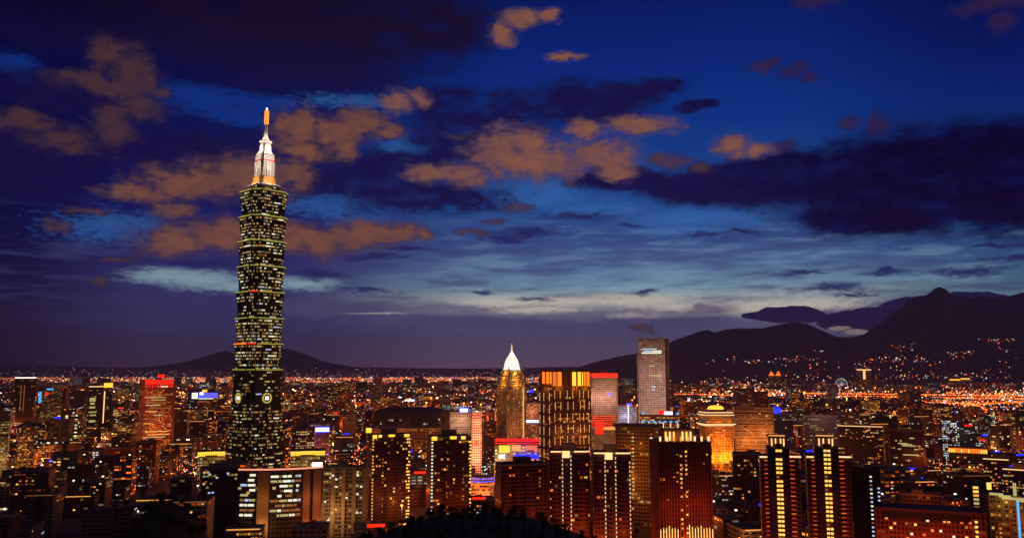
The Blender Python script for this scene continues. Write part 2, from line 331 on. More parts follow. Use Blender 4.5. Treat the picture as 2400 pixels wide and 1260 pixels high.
def site(name, label, cat, x0, x1, ytop, Y, yaw=0.0, ratio=0.7, group=None, phrase=None):
    a, c = at(x0, ytop, Y), at(x1, ytop, Y)
    cx, ext, H = (a.x + c.x) / 2, c.x - a.x, a.z
    az = math.atan2(cx, Y); ext *= math.cos(az); y = math.radians(yaw)
    W = ext / (abs(math.cos(y)) + ratio * abs(math.sin(y)))
    o = empty(name, (cx, Y, 0), -az + y); tag(o, label, cat, group)
    FOOT.append((cx, Y, (W + W * ratio) / 2 * 0.72 + 6)); SPAN.append((Y - W * ratio / 2, x0, x1, ytop))
    if phrase: MARKS.append(((x0 + x1) / 2, Y, phrase))
    return o, W, W * ratio, H
def wins(parent, cells, y, w, h, limit=100, depth=0.3, rz=0.0, face='front'):
    """cells: (x, z, material). Each a window of its own; past the limit the rest are one part."""
    rest = {}
    for i, (x, z, mt) in enumerate(cells):
        if i < limit:
            bar('window', parent, *((x, y, z) if face == 'front' else (y, x, z)), *((w, depth) if face == 'front' else (depth, w)), h, mt)
        else: rest.setdefault(mt, []).append((x, z))
    for mt, l in rest.items():
        m = MB()
        for x, z in l:
            if face == 'front': m.box(x - w / 2, x + w / 2, y - depth / 2, y + depth / 2, z - h / 2, z + h / 2)
            else: m.box(y - depth / 2, y + depth / 2, x - w / 2, x + w / 2, z - h / 2, z + h / 2)
        tag(m.build('windows', mt, parent), kind='stuff')
# ------------------------------------------------------------------ ground and mountains
def terrain(name, verts, faces, mat, kind='structure'):
    me = bpy.data.meshes.new(name); me.from_pydata(verts, [], faces); me.materials.append(mat)
    for p in me.polygons: p.use_smooth = True
    o = bpy.data.objects.new(name, me); C.objects.link(o)
    if kind: o['kind'] = kind
    return o
gm, g, b = newmat('asphalt_and_yards')
t = g.n('ShaderNodeTexCoord')
n1 = g.noise(t.outputs['Object'], 0.02, 5.0, 0.6); n2 = g.noise(t.outputs['Object'], 0.3, 3.0, 0.6)
g.link(g.mix(g.ss(n1, 0.42, 0.6), (0.035, 0.034, 0.034, 1), g.mix(n2, (0.03, 0.04, 0.02, 1), (0.11, 0.1, 0.085, 1))), b.inputs['Base Color']); b.inputs['Roughness'].default_value = 0.85
terrain('ground', [(-26000, -3000, 0), (26000, -3000, 0), (26000, 30000, 0), (-26000, 30000, 0)], [(0, 1, 2, 3)], gm)
fm, g, b = newmat('forested_slope')
t = g.n('ShaderNodeTexCoord'); n1 = g.noise(t.outputs['Object'], 0.004, 6.0, 0.65)
g.link(g.mix(n1, (0.022, 0.03, 0.014, 1), (0.07, 0.085, 0.04, 1)), b.inputs['Base Color']); b.inputs['Roughness'].default_value = 0.95
from mathutils import noise as mn
def interp(pts, x):
    if x <= pts[0][0]: return pts[0][1]
    for (a, ya), (c, yc) in zip(pts, pts[1:]):
        if x <= c:
            k = (x - a) / (c - a); return ya + (yc - ya) * k
    return pts[-1][1]
def range_(name, prof, Y0, Y1, x0, x1, nx, ny, rough):
    vs, fs = [], []
    for j in range(ny + 1):
        k = j / ny
        for i in range(nx + 1):
            px = x0 + (x1 - x0) * i / nx
            Y = Y0 + (Y1 - Y0) * k * 1.5
            top = at(px, interp(prof, px), Y1).z
            s = min(1, k * 1.5); h = top * (s ** 1.25) if k * 1.5 <= 1 else top * (1 - (k * 1.5 - 1) * 1.2)
            X = at(px, 865, Y).x
            nz = mn.fractal(Vector((X * 0.0009, Y * 0.0009, 3.1)), 1.0, 2.0, 6)
            h += nz * rough * min(1, s * 2) * (1 - 0.75 * math.exp(-((k * 1.5 - 1) / 0.12) ** 2)) * max(0.15, min(1, top / 500))
            vs.append((X, Y, max(-5, h)))
    for j in range(ny):
        for i in range(nx):
            a = j * (nx + 1) + i; fs.append((a, a + 1, a + nx + 2, a + nx + 1))
    return terrain(name, vs, fs, fm)
PR = [(1340, 864), (1400, 846), (1470, 832), (1520, 822), (1575, 800), (1605, 790), (1640, 776), (1660, 772), (1680, 777), (1700, 770), (1740, 767), (1790, 768), (1830, 760), (1872, 752), (1900, 757), (1935, 772), (1965, 786),
      (2000, 788), (2030, 784), (2052, 768), (2075, 757), (2090, 738), (2120, 724), (2135, 706), (2160, 694), (2178, 692), (2192, 684), (2204, 674), (2214, 671), (2228, 678), (2240, 689), (2262, 693), (2285, 698), (2300, 693), (2312, 688), (2330, 695), (2352, 697), (2380, 693), (2400, 690), (2440, 684), (2560, 715), (2700, 760)]
mt_right = range_('mountains', PR, 7600, 14000, 1330, 2700, 240, 30, 170)
PR2 = [(1500, 866), (1650, 852), (1800, 842), (1950, 836), (2100, 820), (2250, 826), (2400, 810), (2600, 800)]
PL = [(-300, 850), (-100, 845), (60, 852), (200, 858), (330, 860), (400, 851), (450, 842), (500, 826), (528, 820), (560, 832), (600, 838), (640, 824), (668, 812), (700, 824), (760, 846), (830, 858), (950, 861), (1100, 862), (1250, 860), (1420, 856), (1600, 850)]
mt_left = range_('hills', PL, 15500, 21000, -320, 1600, 220, 16, 110)
# ------------------------------------------------------------------ the supertall tower
def supertall():
    Y = 1140.0; base = at(604, 865, Y); az = math.atan2(base.x, Y)
    root = empty('supertall_tower', (base.x, Y, 0), -az + math.radians(29))
    tag(root, 'very tall dark glass tower of eight flaring tiers under a white lit spire', 'skyscraper')
    FOOT.append((base.x, Y, 62)); MARKS.append((604, Y, 'supertall tower'))
    def zz(py): return at(604, py, Y).z
    def plan(h, n):      # square of half-width h with two-step notched corners
        m = n / 2; q = []
        for sx, sy in ((1, -1), (1, 1), (-1, 1), (-1, -1)):
            c = [(h - n, -h), (h - n, -h + m), (h - m, -h + m), (h - m, -h + n), (h, -h + n)]
            a = {(1, -1): 0, (1, 1): 1, (-1, 1): 2, (-1, -1): 3}[(sx, sy)]
            for (x, y) in c:
                for _ in range(a): x, y = -y, x
                q.append((x, y))
        return q
    tint = (0.05, 0.065, 0.04)
    edges = [925.5] + [866.3, 806.8, 747.7, 687.5, 628, 570, 513, 454]
    for i in range(8):
        z0, z1 = zz(edges[i]), zz(edges[i + 1])
        m = MB(tint)
        h0, h1 = (25.3 if i == 0 else 23.3), 26.4
        m.loft(plan(h0, 8.5), z0, plan(h1, 9.5), z1 - 1.2, (2.6, 4.2), (R.random(), [0.2, 0.5, 0.55, 0.42, 0.6, 0.6, 0.68, 0.4][i], 0.58, 0.45), vz=(0, 8))
        w = m.build('tier', 'facade', root)
        # spandrel ledge and lit eaves
        s = MB((0.1, 0.12, 0.08)); s.loft(plan(27.0, 9.6), z1 - 1.2, plan(27.3, 9.7), z1 + 0.3); s.build('cornice', 'facade', w)
        for k in range(4):
            for (cx, L, d) in ((0, 33.5, 27.5),):
                a = k * math.pi / 2
                bar('eave_light', w, math.sin(a) * d, -math.cos(a) * d, z1 + 0.3, L, 0.7, 1.25, 'l_orange' if (i in (1,) and k in (1, 3)) else 'l_green', a)
            a = k * math.pi / 2 + math.pi / 4
            bar('eave_light', w, math.sin(a) * 31.6, -math.cos(a) * 31.6, z1 + 0.5, 11, 0.7, 1.2, 'l_red' if (i in (1, 3) and k == 3) else 'l_green', a)
        # the largest lit windows, each its own
        for k, (f, wd) in enumerate(((0, 32), (3, 32))):
            for j in range([3, 7, 8, 6, 8, 8, 7, 5][i] if f == 0 else [1, 4, 4, 3, 4, 4, 4, 3][i]):
                fl = R.randrange(8); kk = (fl + 0.55) / 8; z = z0 + (z1 - 1.2 - z0) * kk; h = h0 + (h1 - h0) * kk + 0.25
                u = R.randrange(-5, 6) * 2.9; a = f * math.pi / 2; L = R.choice((2.4, 5.2, 5.2, 8))
                u = max(-wd / 2 + L / 2 + .5, min(wd / 2 - L / 2 - .5, u))
                bar('window', w, math.sin(a) * h + math.cos(a) * u, -math.cos(a) * h + math.sin(a) * u, z, L, 0.25, 1.5, R.choice(('w_white', 'w_white', 'w_pale', 'w_cool')), a)
    # plain shaft with the coin medallions, then the pyramidal foot
    zc, zt = zz(931), zz(925.5); zb = zz(948)
    m = MB(tint); m.loft(plan(26.4, 9), zb, plan(25.6, 9), zt, (2.6, 4.2), (0.3, 0.1, 0.5, 0.4)); m.build('shaft', 'facade', root)
    for k in range(4):
        a = k * math.pi / 2
        c = MB((0.4, 0.36, 0.2)); N = 24
        pts = [(math.cos(2 * math.pi * i / N), math.sin(2 * math.pi * i / N)) for i in range(N)]
        def rg(r0, r1, y0, y1):
            for i in range(N):
                p, q = pts[i], pts[(i + 1) % N]
                c.face([(p[0] * r0, y1, p[1] * r0), (p[0] * r1, y1, p[1] * r1), (q[0] * r1, y1, q[1] * r1), (q[0] * r0, y1, q[1] * r0)])
                c.face([(p[0] * r1, y0, p[1] * r1), (q[0] * r1, y0, q[1] * r1), (q[0] * r1, y1, q[1] * r1), (p[0] * r1, y1, p[1] * r1)])
                c.face([(p[0] * r0, y1, p[1] * r0), (q[0] * r0, y1, q[1] * r0), (q[0] * r0, y0, q[1] * r0), (p[0] * r0, y0, p[1] * r0)])
        rg(5.0, 6.8, 0, -1.2)
        o = c.build('coin_medallion', glow('medallion_ring', (210, 190, 90), 0.75) if k == 0 else bpy.data.materials['medallion_ring'], root)
        o.location = (math.sin(a) * 26.4, -math.cos(a) * 26.4, zc); o.rotation_euler = (0, 0, a)
        bar('medallion_plate', o, 0, -0.4, 0, 4.4, 1.0, 4.4, 'l_white')
    m = MB(tint)
    m.loft(plan(34.0, 11), 0, plan(27.2, 9.5), zb - 0.01, (2.6, 4.2), (0.77, 0.34, 0.5, 0.36)); m.build('podium_shaft', 'facade', root)
    for k in range(40):
        f = R.choice((0, 0, 3)); a = f * math.pi / 2; fl = R.randrange(3, 24); z = fl * 4.2 + 2
        h = 34.0 + (27.2 - 34.0) * z / zb + 0.3; u = R.uniform(-18, 18)
        bar('window', root, math.sin(a) * h + math.cos(a) * u, -math.cos(a) * h + math.sin(a) * u, z, R.choice((2.4, 5)), 0.25, 1.4, R.choice(('w_pale', 'w_pale', 'w_white')), a)
    # stepped cap
    z0 = zz(454)
    m = MB((0.12, 0.1, 0.06))
    m.loft(plan(19.5, 7), z0, plan(20.5, 7), zz(446), (3, 3), (0.1, 0.3, 0.5, 0.5)); m.loft(plan(16.5, 6), zz(446), plan(17.2, 6), zz(437), (3, 3), (0.2, 0.3, 0.6, 0.5))
    m.build('cap_tier', 'facade', root)
    bar('ledge', root, 0, 0, zz(436.5) + .4, 32, 32, 1.4, 'white')
    m = MB(); m.loft(plan(13.5, 4), zz(435.5), plan(12.2, 4), zz(417)); m.build('spire_base', plain('gilded_cladding', (0.6, 0.25, 0.05), 0.5, 0.1), root)
    # white latticed lantern
    for k in range(4):
        for u in (-7.5, -2.5, 2.5, 7.5):
            a = k * math.pi / 2; bar('lantern_fin', root, math.sin(a) * 10.6 + math.cos(a) * u, -math.cos(a) * 10.6 + math.sin(a) * u, zz(398), 0.7, 0.9, zz(381) - zz(416), 'white', a)
    m = MB(); m.loft(plan(9.6, 3), zz(417), plan(10.4, 3), zz(380)); m.build('lantern', 'white', root)
    for j in range(9):
        zj = zz(414 - j * 3.8); hj = 9.65 + (j / 9) * 0.8
        for k in (0, 3):
            a = k * math.pi / 2
            bar('grille', root, math.sin(a) * hj, -math.cos(a) * hj, zj, 12.5, 0.6, 0.95, 'dark', a)
    m = MB(); m.loft(plan(11.4, 3), zz(380), plan(11.4, 3), zz(377.5)); m.build('red_band', 'redpaint', root)
    m = MB(); m.loft(plan(10.6, 3), zz(377.5), plan(10.0, 3), zz(362), cap=True); m.loft(plan(8.4, 2.4), zz(362), plan(7.2, 2.4), zz(355)); m.build('upper_lantern', 'white', root)
    for j in range(4):
        zj = zz(375 - j * 3.6)
        for k in (0, 3):
            a = k * math.pi / 2; bar('grille', root, math.sin(a) * 10.45, -math.cos(a) * 10.45, zj, 12, 0.5, 0.7, 'dark', a)
    m = MB(); m.loft(plan(6.6, 2), zz(355), plan(5.8, 2), zz(336)); m.build('spire_neck', 'white', root)
    m = MB(); m.lathe([(6.2, zz(336)), (8.6, zz(334)), (8.8, zz(331.5)), (5.2, zz(329)), (3.2, zz(322)), (2.0, zz(308)), (1.5, zz(291))], 14); m.build('spire', 'white', root)
    m = MB(); m.lathe([(2.9, zz(291)), (3.1, zz(288)), (3.1, zz(261)), (1.8, zz(259))], 10); m.build('beacon', glow('beacon_orange', (255, 150, 36), 1.5), root)
    m = MB(); m.lathe([(1.4, zz(259)), (1.2, zz(254)), (0.1, zz(252))], 8); m.build('beacon_tip', 'l_white', root)
    for k in range(4):
        a = math.radians(k * 90); x, y = math.sin(a), -math.cos(a)
        lamp(root, x * 24, y * 24, zz(424), 11000, (255, 228, 205), 1.0)
        lamp(root, x * 15.2, y * 15.2, zz(433), 800, (255, 115, 20), 0.6)
        lamp(root, x * 17, y * 17, zz(395), 4200, (255, 230, 210), 1.0)
        lamp(root, x * 20, y * 20, zz(372), 7500, (255, 235, 215), 0.8)
        lamp(root, x * 12.5, y * 12.5, zz(352), 7500, (255, 235, 215), 0.8)
        lamp(root, x * 8, y * 8, zz(322), 2600, (255, 225, 195), 0.6)
supertall()
# ------------------------------------------------------------------ landmark towers
def body(parent, W, Dp, H, tint, cell, b, z0=0.0, name='wall', ribs=None, rib_t=None, inset=0.0):
    m = MB(tint); w, d = W / 2 - inset, Dp / 2 - inset
    m.box(-w, w, -d, d, z0, H, cell, b)
    if ribs:
        n, rw, rd = ribs
        for i in range(n + 1):
            x = -w + (2 * w) * i / n
            m.box(x - rw / 2, x + rw / 2, -d - rd, -d - 0.004, z0, H - 0.05, t=rib_t)
        nd = max(1, round(n * Dp / W))
        for i in range(nd + 1):
            y = -d + 2 * d * i / nd
            for s in (-1, 1):
                xa, xb = (w + 0.004, w + rd) if s > 0 else (-w - rd, -w - 0.004)
                m.box(xa, xb, y - rw / 2, y + rw / 2, z0, H - 0.05, t=rib_t)
    return m.build(name, 'facade', parent)
def parapet(parent, W, Dp, H, h=1.2, t=0.5, mat='concrete', out=0.3, name='parapet'):
    m = MB(); w, d = W / 2 + out, Dp / 2 + out
    for q in ((-w, w, -d, -d + t), (-w, w, d - t, d), (-w, -w + t, -d + t, d - t), (w - t, w, -d + t, d - t)): m.box(*q, H - 0.6, H + h)
    return m.build(name, mat, parent)
def roofbox(parent, x, y, w, d, z, h, mat='concrete', name='stair_house'):
    m = MB(); m.box(x - w / 2, x + w / 2, y - d / 2, y + d / 2, z, z + h); m.box(x - w / 2 - .3, x + w / 2 + .3, y - d / 2 - .3, y + d / 2 + .3, z + h + .003, z + h + .35); return m.build(name, mat, parent)

# domed tower
o, W, Dp, H = site('domed_tower', 'slender stone tower with gold lit setbacks and a white glowing dome', 'tower', 1166, 1233, 866, 1500, 32, 0.8, phrase='domed tower')
def zt(y, Y=1500): return at(1200, y, Y).z
Hs = zt(905)
body(o, W, Dp, Hs, (0.3, 0.22, 0.14), (2.6, 3.6), (0.41, 0.42, 0.3, 0.34), ribs=(7, 0.9, 0.8), rib_t=(0.42, 0.32, 0.2))
for i, (ya, yb, k) in enumerate(((905, 889, 0.93), (889, 877, 0.8), (877, 866, 0.66))):
    m = MB((0.5, 0.38, 0.2)); m.box(-W / 2 * k, W / 2 * k, -Dp / 2 * k, Dp / 2 * k, zt(ya), zt(yb), (2.6, 3.6), (0.2 + i * .1, 0.3, 0.3, 0.5)); m.build('setback', 'facade', o)
    for s in ((0, -1), (-1, 0), (1, 0)):
        lamp(o, s[0] * W * k * 0.62, s[1] * Dp * k * 0.64, zt(ya) + 1.5, 5200, (255, 165, 50), 0.6)
    for sx in (-1, 1):
        for sy in (-1, 1): bar('pinnacle', o, sx * W / 2 * k * .93, sy * Dp / 2 * k * .93, zt(yb) + 1.6, 1.8, 1.8, 3.4, 'stone')
r = W * 0.34
lamp(o, -W * .2, -Dp / 2 - 22, 50, 13000, (255, 165, 90), 2); lamp(o, W * .2, -Dp / 2 - 22, 110, 9000, (255, 165, 90), 2); lamp(o, -W / 2 - 22, 0, 90, 8000, (255, 150, 70), 2)
m = MB(); m.lathe([(r * 1.06, zt(866)), (r * 1.06, zt(863)), (r, zt(862)), (r * 0.97, zt(855)), (r * 0.86, zt(847)), (r * 0.66, zt(839)), (r * 0.42, zt(832)), (r * 0.26, zt(828)), (r * 0.24, zt(826)), (r * 0.1, zt(824))], 12); m.build('dome', glow('lit_dome', (255, 240, 220), 1.5), o)  # dome glows by its own emission in place of floodlights
m = MB(); m.lathe([(1.6, zt(826)), (0.9, zt(814)), (0.15, zt(804))], 8); m.build('spire', 'l_warm', o)
for i in range(12):
    a = i / 12 * 2 * math.pi; m = MB(); pr = [(r * 1.02, zt(862)), (r * 0.99, zt(855)), (r * 0.88, zt(847)), (r * 0.68, zt(839)), (r * 0.44, zt(832))]
    for (ra, za), (rb, zb_) in zip(pr, pr[1:]): m.tube((math.cos(a) * ra, math.sin(a) * ra, za), (math.cos(a) * rb, math.sin(a) * rb, zb_), 0.35, 4)
    m.build('dome_rib', 'stone', o)
cells = [(W * 0.34, z, 'w_gold') for z in [i * 3.6 + 2 for i in range(int(Hs / 3.6))] if z > 20]
wins(o, cells, -Dp / 2 - 0.95, 2.4, 2.0)
wins(o, [(R.choice(range(-6, 5)) * W / 14, R.randrange(8, int(Hs / 3.6)) * 3.6 + 2, R.choice(('w_warm', 'w_dim', 'w_pale'))) for _ in range(24)], -Dp / 2 - 0.2, 2.0, 1.6)

# gold-crowned tower with dashed light strips
o, W, Dp, H = site('crowned_tower', 'dark tower with a burning gold crown and dashed vertical strips of light', 'tower', 1262, 1384, 866, 1000, 26, 0.75, phrase='gold crowned tower')
def z1000(y): return at(1320, y, 1000).z
zc = z1000(905)
body(o, W, Dp, zc, (0.16, 0.09, 0.05), (2.4, 3.4), (0.63, 0.14, 0.3, 0.5))
m = MB((0.2, 0.1, 0.05)); m.box(-W / 2 + 2, W / 2 - 2, -Dp / 2 + 2, Dp / 2 - 2, zc, z1000(870)); m.build('crown_core', 'facade', o)
m = MB()
for q in ((-W / 2, W / 2, -Dp / 2, -Dp / 2 + 1), (-W / 2, W / 2, Dp / 2 - 1, Dp / 2), (-W / 2, -W / 2 + 1, -Dp / 2 + 1, Dp / 2 - 1), (W / 2 - 1, W / 2, -Dp / 2 + 1, Dp / 2 - 1)): m.box(*q, z1000(871), z1000(866))
m.build('crown_rim', 'brown', o)
for i, x in enumerate((-0.44, -0.3, 0.08, 0.24, 0.4)):
    bar('crown_panel', o, x * W, -Dp / 2 + 1.2, (z1000(871) + z1000(903)) / 2, W * 0.13, 0.6, z1000(871) - z1000(903), ('w_orange', 'l_orange', 'l_gold', 'l_gold', 'l_orange')[i])
for y in (-0.36, -0.1, 0.2): bar('crown_panel', o, -W / 2 + 1.2, y * Dp, (z1000(871) + z1000(898)) / 2, 0.6, Dp * 0.16, z1000(871) - z1000(898), 'l_orange')
for i in range(9): bar('crown_post', o, -W / 2 + W * i / 8, -Dp / 2 - 0.2, z1000(889), 0.9, 0.9, z1000(866) - z1000(912), 'brown')
for s in (-0.33, 0.1, 0.38): lamp(o, s * W, -Dp / 2 - 5, zc - 2, 2500, (255, 150, 40), 0.8)
lamp(o, -W / 2 - 5, 0, zc - 2, 2500, (255, 140, 40), 0.8)
for q in (30, 75): lamp(o, -W * .2, -Dp / 2 - 18, q, 9000, (255, 140, 60), 1.5); lamp(o, W * .3, -Dp / 2 - 18, q, 9000, (255, 140, 60), 1.5)
for x in (-0.44, -0.30, -0.12, 0.02, 0.2, 0.3, 0.43):
    for k in range(8):
        za, zb_ = zc - 4 - k * 13.0, zc - 4 - k * 13.0 - 9.5
        bar('light_strip', o, x * W + (0.8 if k % 2 else 0), -Dp / 2 - 0.35, (za + zb_) / 2, 0.42, 0.5, za - zb_, 'w_warm')
for y in (-0.32, 0.1, 0.4):
    for k in range(8):
        za, zb_ = zc - 7 - k * 13.0, zc - 7 - k * 13.0 - 9.5
        bar('light_strip', o, -W / 2 - 0.35, y * Dp, (za + zb_) / 2, 0.5, 0.4, za - zb_, 'w_warm')
wins(o, [(R.randrange(-9, 10) * W / 20, z1000(R.choice((985, 968, 1000, 1020, 940, 1035))) , R.choice(('w_dim', 'w_warm', 'w_dim'))) for _ in range(30)], -Dp / 2 - 0.2, 1.9, 1.6)

# pale office block under a red neon fascia
o, W, Dp, H = site('office_slab', 'pale gridded office block with a red neon fascia along its roof', 'office block', 1368, 1446, 874, 1300, 12, 0.5, phrase='red neon office block')
z = lambda y: at(1406, y, 1300).z
body(o, W, Dp, z(884), (0.5, 0.4, 0.36), (2.2, 3.2), (0.52, 0.75, 0.5, 0.2), ribs=(16, 0.5, 0.4), rib_t=(0.6, 0.48, 0.42))
m = MB(); m.box(-W / 2 - .6, W / 2 + .6, -Dp / 2 - 1.1, Dp / 2 + .6, z(883.8), z(874)); m.build('neon_fascia', 'l_red', o)
roofbox(o, W * 0.1, 0, 8, 8, z(874), 3)
bar('sign', o, -W * .1, -Dp / 2 - 1, z(1000), W * .25, 1, z(985) - z(1015), 'l_red'); bar('sign', o, W * .25, -Dp / 2 - 1, z(1002), W * .45, 1, 4, 'w_warm')
bar('violet_lamp', o, W * .25, -Dp / 2 - 0.8, z(923), 5, .6, 4, 'l_violet')
for s in (-.3, 0, .3): lamp(o, s * W, -Dp / 2 - 18, z(930), 13000, (255, 190, 160), 2)
for k in range(6): bar('neon_line', o, W * R.uniform(-.1, .1), -Dp / 2 - 0.9, z(974 + k * 4.6), W * .8, .5, .8, 'l_red')

# tall glass tower
o, W, Dp, H = site('glass_tower', 'tall grey gridded glass tower with a band of white lit floors near its top', 'tower', 1491, 1573, 797, 1400, -14, 0.6, phrase='tall grey glass tower')
z = lambda y: at(1532, y, 1400).z
body(o, W * .84, Dp, z(797), (0.42, 0.36, 0.34), (1.9, 3.6), (0.11, 0.5, 0.45, 0.22), ribs=(10, 0.8, 0.6), rib_t=(0.5, 0.42, 0.38))
m = MB((0.42, 0.34, 0.3)); m.box(-W / 2, -W / 2 * .84 - .01, -Dp * .4, Dp * .4, 0, z(832), (1.9, 3.6), (0.2, .5, .4, .2)); m.build('side_wing', 'facade', o)
for (fr, y0, w, mt) in ((-.08, 818, .5, 'w_cool'), (.05, 823, .56, 'w_white'), (.0, 827, .64, 'w_white'), (-.1, 823, .3, 'w_cool'), (.1, 879, .4, 'w_pale'), (0, 857, .2, 'w_pale'), (.05, 905, .12, 'w_cool'), (.05, 912, .08, 'w_cool'), (.1, 840, .2, 'w_dim'), (-.1, 935, .3, 'w_dim')):
    bar('window', o, fr * W, -Dp / 2 - 0.75, z(y0), w * W, 0.4, 2.1, mt)
parapet(o, W * .84, Dp, z(797), 2.5, .6, 'concrete')
for s in (-.3, .3): lamp(o, s * W, -Dp / 2 - 30, 40, 50000, (255, 190, 160), 3)
for yy in (880, 940): lamp(o, W * .1, -Dp / 2 - 45, z(yy), 42000, (255, 205, 190), 3)

# white lit block with vertical tubes, cyan-lit mall
o, W, Dp, H = site('hotel_block', 'small white block with bright vertical tubes on its corners below the grey glass tower', 'hotel', 1440, 1492, 948, 1340, 0, 0.6)
z = lambda y: at(1466, y, 1340).z
body(o, W, Dp, H, (0.5, 0.46, 0.5), (2.2, 3.2), (0.3, 0.5, 0.7, 0.3))
for x in (-.49, .12): bar('light_tube', o, x * W, -Dp / 2 - .6, z(972), .9, .8, z(948) - z(998), 'l_white')
parapet(o, W, Dp, H, 1, .5, 'redpaint'); bar('roof_sign', o, W * .16, -Dp / 2, z(946), 8, 1, 3.4, 'l_violet')
lamp(o, 0, -Dp / 2 - 12, z(975), 9000, (220, 215, 255), 2)
o, W, Dp, H = site('shopping_mall', 'broad low mall edged with cyan lamps and a red and white roof sign', 'mall', 1500, 1592, 972, 1240, 0, 0.5, phrase='cyan lit mall')
z = lambda y: at(1546, y, 1240).z
body(o, W, Dp, z(974), (0.5, 0.38, 0.28), (3, 3.6), (0.5, 0.6, 0.4, 0.6)); parapet(o, W, Dp, z(974), 1.0, .5, 'redpaint')
for k in range(7): bar('cyan_lamp', o, -W * .42 + W * .14 * k, -Dp / 2 - .8, z(986), 3.6, .7, 2.6, 'l_cyan')
for x in (-.42, .46): bar('cyan_lamp', o, x * W, -Dp / 2 - .8, z(967), 3.2, .7, 3.2, 'l_cyan')
bar('roof_sign', o, W * .06, -Dp / 2, z(964), 10, 1, 5.5, 'l_red'); bar('roof_sign', o, W * .22, -Dp / 2 - .1, z(966), 12, 1, 4.5, 'l_bluewhite')
for k in range(6): bar('light_strip', o, -W * .45 + W * .18 * k, -Dp / 2 - .7, z(994), 1, .6, 8, 'l_warm')

# palace style hotel, flooded orange
o, W, Dp, H = site('palace_hotel', 'orange floodlit palace style tower with stacked white roof bands and a domed cap', 'hotel', 1632, 1722, 950, 1120, 18, 0.8, phrase='orange palace tower')
z = lambda y: at(1677, y, 1120).z
kk = 0.86
body(o, W * kk, Dp * kk, z(1000), (0.55, 0.4, 0.26), (2.5, 3.3), (0.8, 0.4, 0.2, 0.5), ribs=(9, .7, .5), rib_t=(.6, .42, .26))
for (ya, yb, k) in ((1000, 996, 1.08), (993, 990, 1.02), (996, 993, .9), (990, 972, .8), (972, 969, .95), (966, 963.5, .88), (969, 966, .76), (963.5, 958, .55)):
    m = MB((0.6, .5, .4)); m.box(-W / 2 * k, W / 2 * k, -Dp / 2 * k, Dp / 2 * k, z(ya) + .01, z(yb), (2.5, 3.3), (.3, .3 if yb < ya - 10 else 0, .2, .6)); m.build('roof_tier', 'facade', o)
    if ya - yb < 4 and k > .85: bar('eave_light', o, 0, -Dp / 2 * k - .35, z((ya + yb) / 2), W * k, .5, 1.0, 'l_warm'); bar('eave_light', o, -W / 2 * k - .35, 0, z((ya + yb) / 2), .5, Dp * k, 1.0, 'l_warm')
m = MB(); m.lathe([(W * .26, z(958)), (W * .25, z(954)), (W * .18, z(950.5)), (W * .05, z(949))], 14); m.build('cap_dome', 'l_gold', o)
for s in ((-.3, -1), (.1, -1), (.42, -1)): lamp(o, s[0] * W, -Dp / 2 - 7, z(1070), 26000, (255, 130, 24), 1.5)
for s in (-.35, 0, .35): lamp(o, s * W, -Dp / 2 * .9 - 4, z(987), 2200, (255, 130, 30), .8)
lamp(o, -W / 2 - 7, 0, z(1060), 14000, (255, 110, 20), 1.5); lamp(o, 0, -Dp / 2 - 10, z(1025), 16000, (255, 120, 25), 1.5)
for k in range(12): bar('window', o, R.uniform(-.4, .2) * W, -Dp / 2 * kk - .7, z(1005 + k * 5), 3.5, .3, 1.4, 'w_warm')
for k in range(7): bar('entrance_lamp', o, -W * .45 + k * W * .15, -Dp / 2 - 3, z(1078), 3, 2, 2.5, R.choice(('l_gold', 'l_orange')))

# broad brown slab, blue beacon block, left edge blocks ... one row per building
def block(name, label, cat, x0, x1, yt, Y, yaw, ratio, tint, cell, b, ribs=None, rib_t=None, phrase=None, group=None, para='concrete', nwin=0, wm=('w_warm',), ww=2.0, wh=1.5, house=True):
    o, W, Dp, H = site(name, label, cat, x0, x1, yt, Y, yaw, ratio, group, phrase)
    body(o, W, Dp, H, tint, cell, b, ribs=ribs, rib_t=rib_t)
    parapet(o, W, Dp, H, 1.1, .5, para)
    if house: roofbox(o, R.uniform(-.2, .2) * W, 0, min(W * .3, 9), min(Dp * .4, 8), H, 3.5)
    if nwin:
        cc = set()
        while len(cc) < nwin: cc.add((R.randrange(1, max(2, int(W / 3.2))), R.randrange(2, max(3, int(H / 3.3)))))
        wins(o, [(-W / 2 + i * 3.2, j * 3.3 + 1.6, R.choice(wm)) for i, j in sorted(cc)], -Dp / 2 - .2 - (ribs[2] if ribs else 0), ww, wh)
    z = lambda y: at((x0 + x1) / 2, y, Y).z
    return o, W, Dp, H, z
o, W, Dp, H, z = block('office_slab', 'broad brown office slab beside the orange palace tower', 'office block', 1716, 1812, 954, 1230, 8, .4, (.34, .22, .13), (3, 3.2), (.15, .45, .3, .25), nwin=20, wm=('w_dim', 'w_warm'), phrase='broad brown slab')
for k in range(11): bar('ledge', o, 0, -Dp / 2 - .5, H - 4 - k * 5.2, W * .98, .8, .7, 'stone')
lamp(o, -W * .2, -Dp / 2 - 22, H * .5, 36000, (255, 150, 70), 2); lamp(o, W * .3, -Dp / 2 - 22, H * .6, 30000, (255, 150, 70), 2)
o, W, Dp, H, z = block('office_block', 'dark block carrying a dazzling blue beacon on its roof', 'office block', 1798, 1858, 968, 1420, 0, .6, (.1, .1, .13), (2.6, 3.3), (.15, .1, .6, .3), nwin=6, phrase='blue beacon block')
m = MB(); m.lathe([(6, H + 1), (9, H + 2.5), (9.5, H + 8), (5, H + 11)], 12, -W * .16, -Dp * .3); m.build('beacon', 'l_blue', o); bar('beacon_core', o, -W * .18, -Dp * .3 - 6.2, H + 4.8, 13, 1, 4.6, 'l_bluewhite')
lamp(o, -W * .16, -Dp * .3 - 7.5, H + 5, 40000, (30, 40, 255), 2)
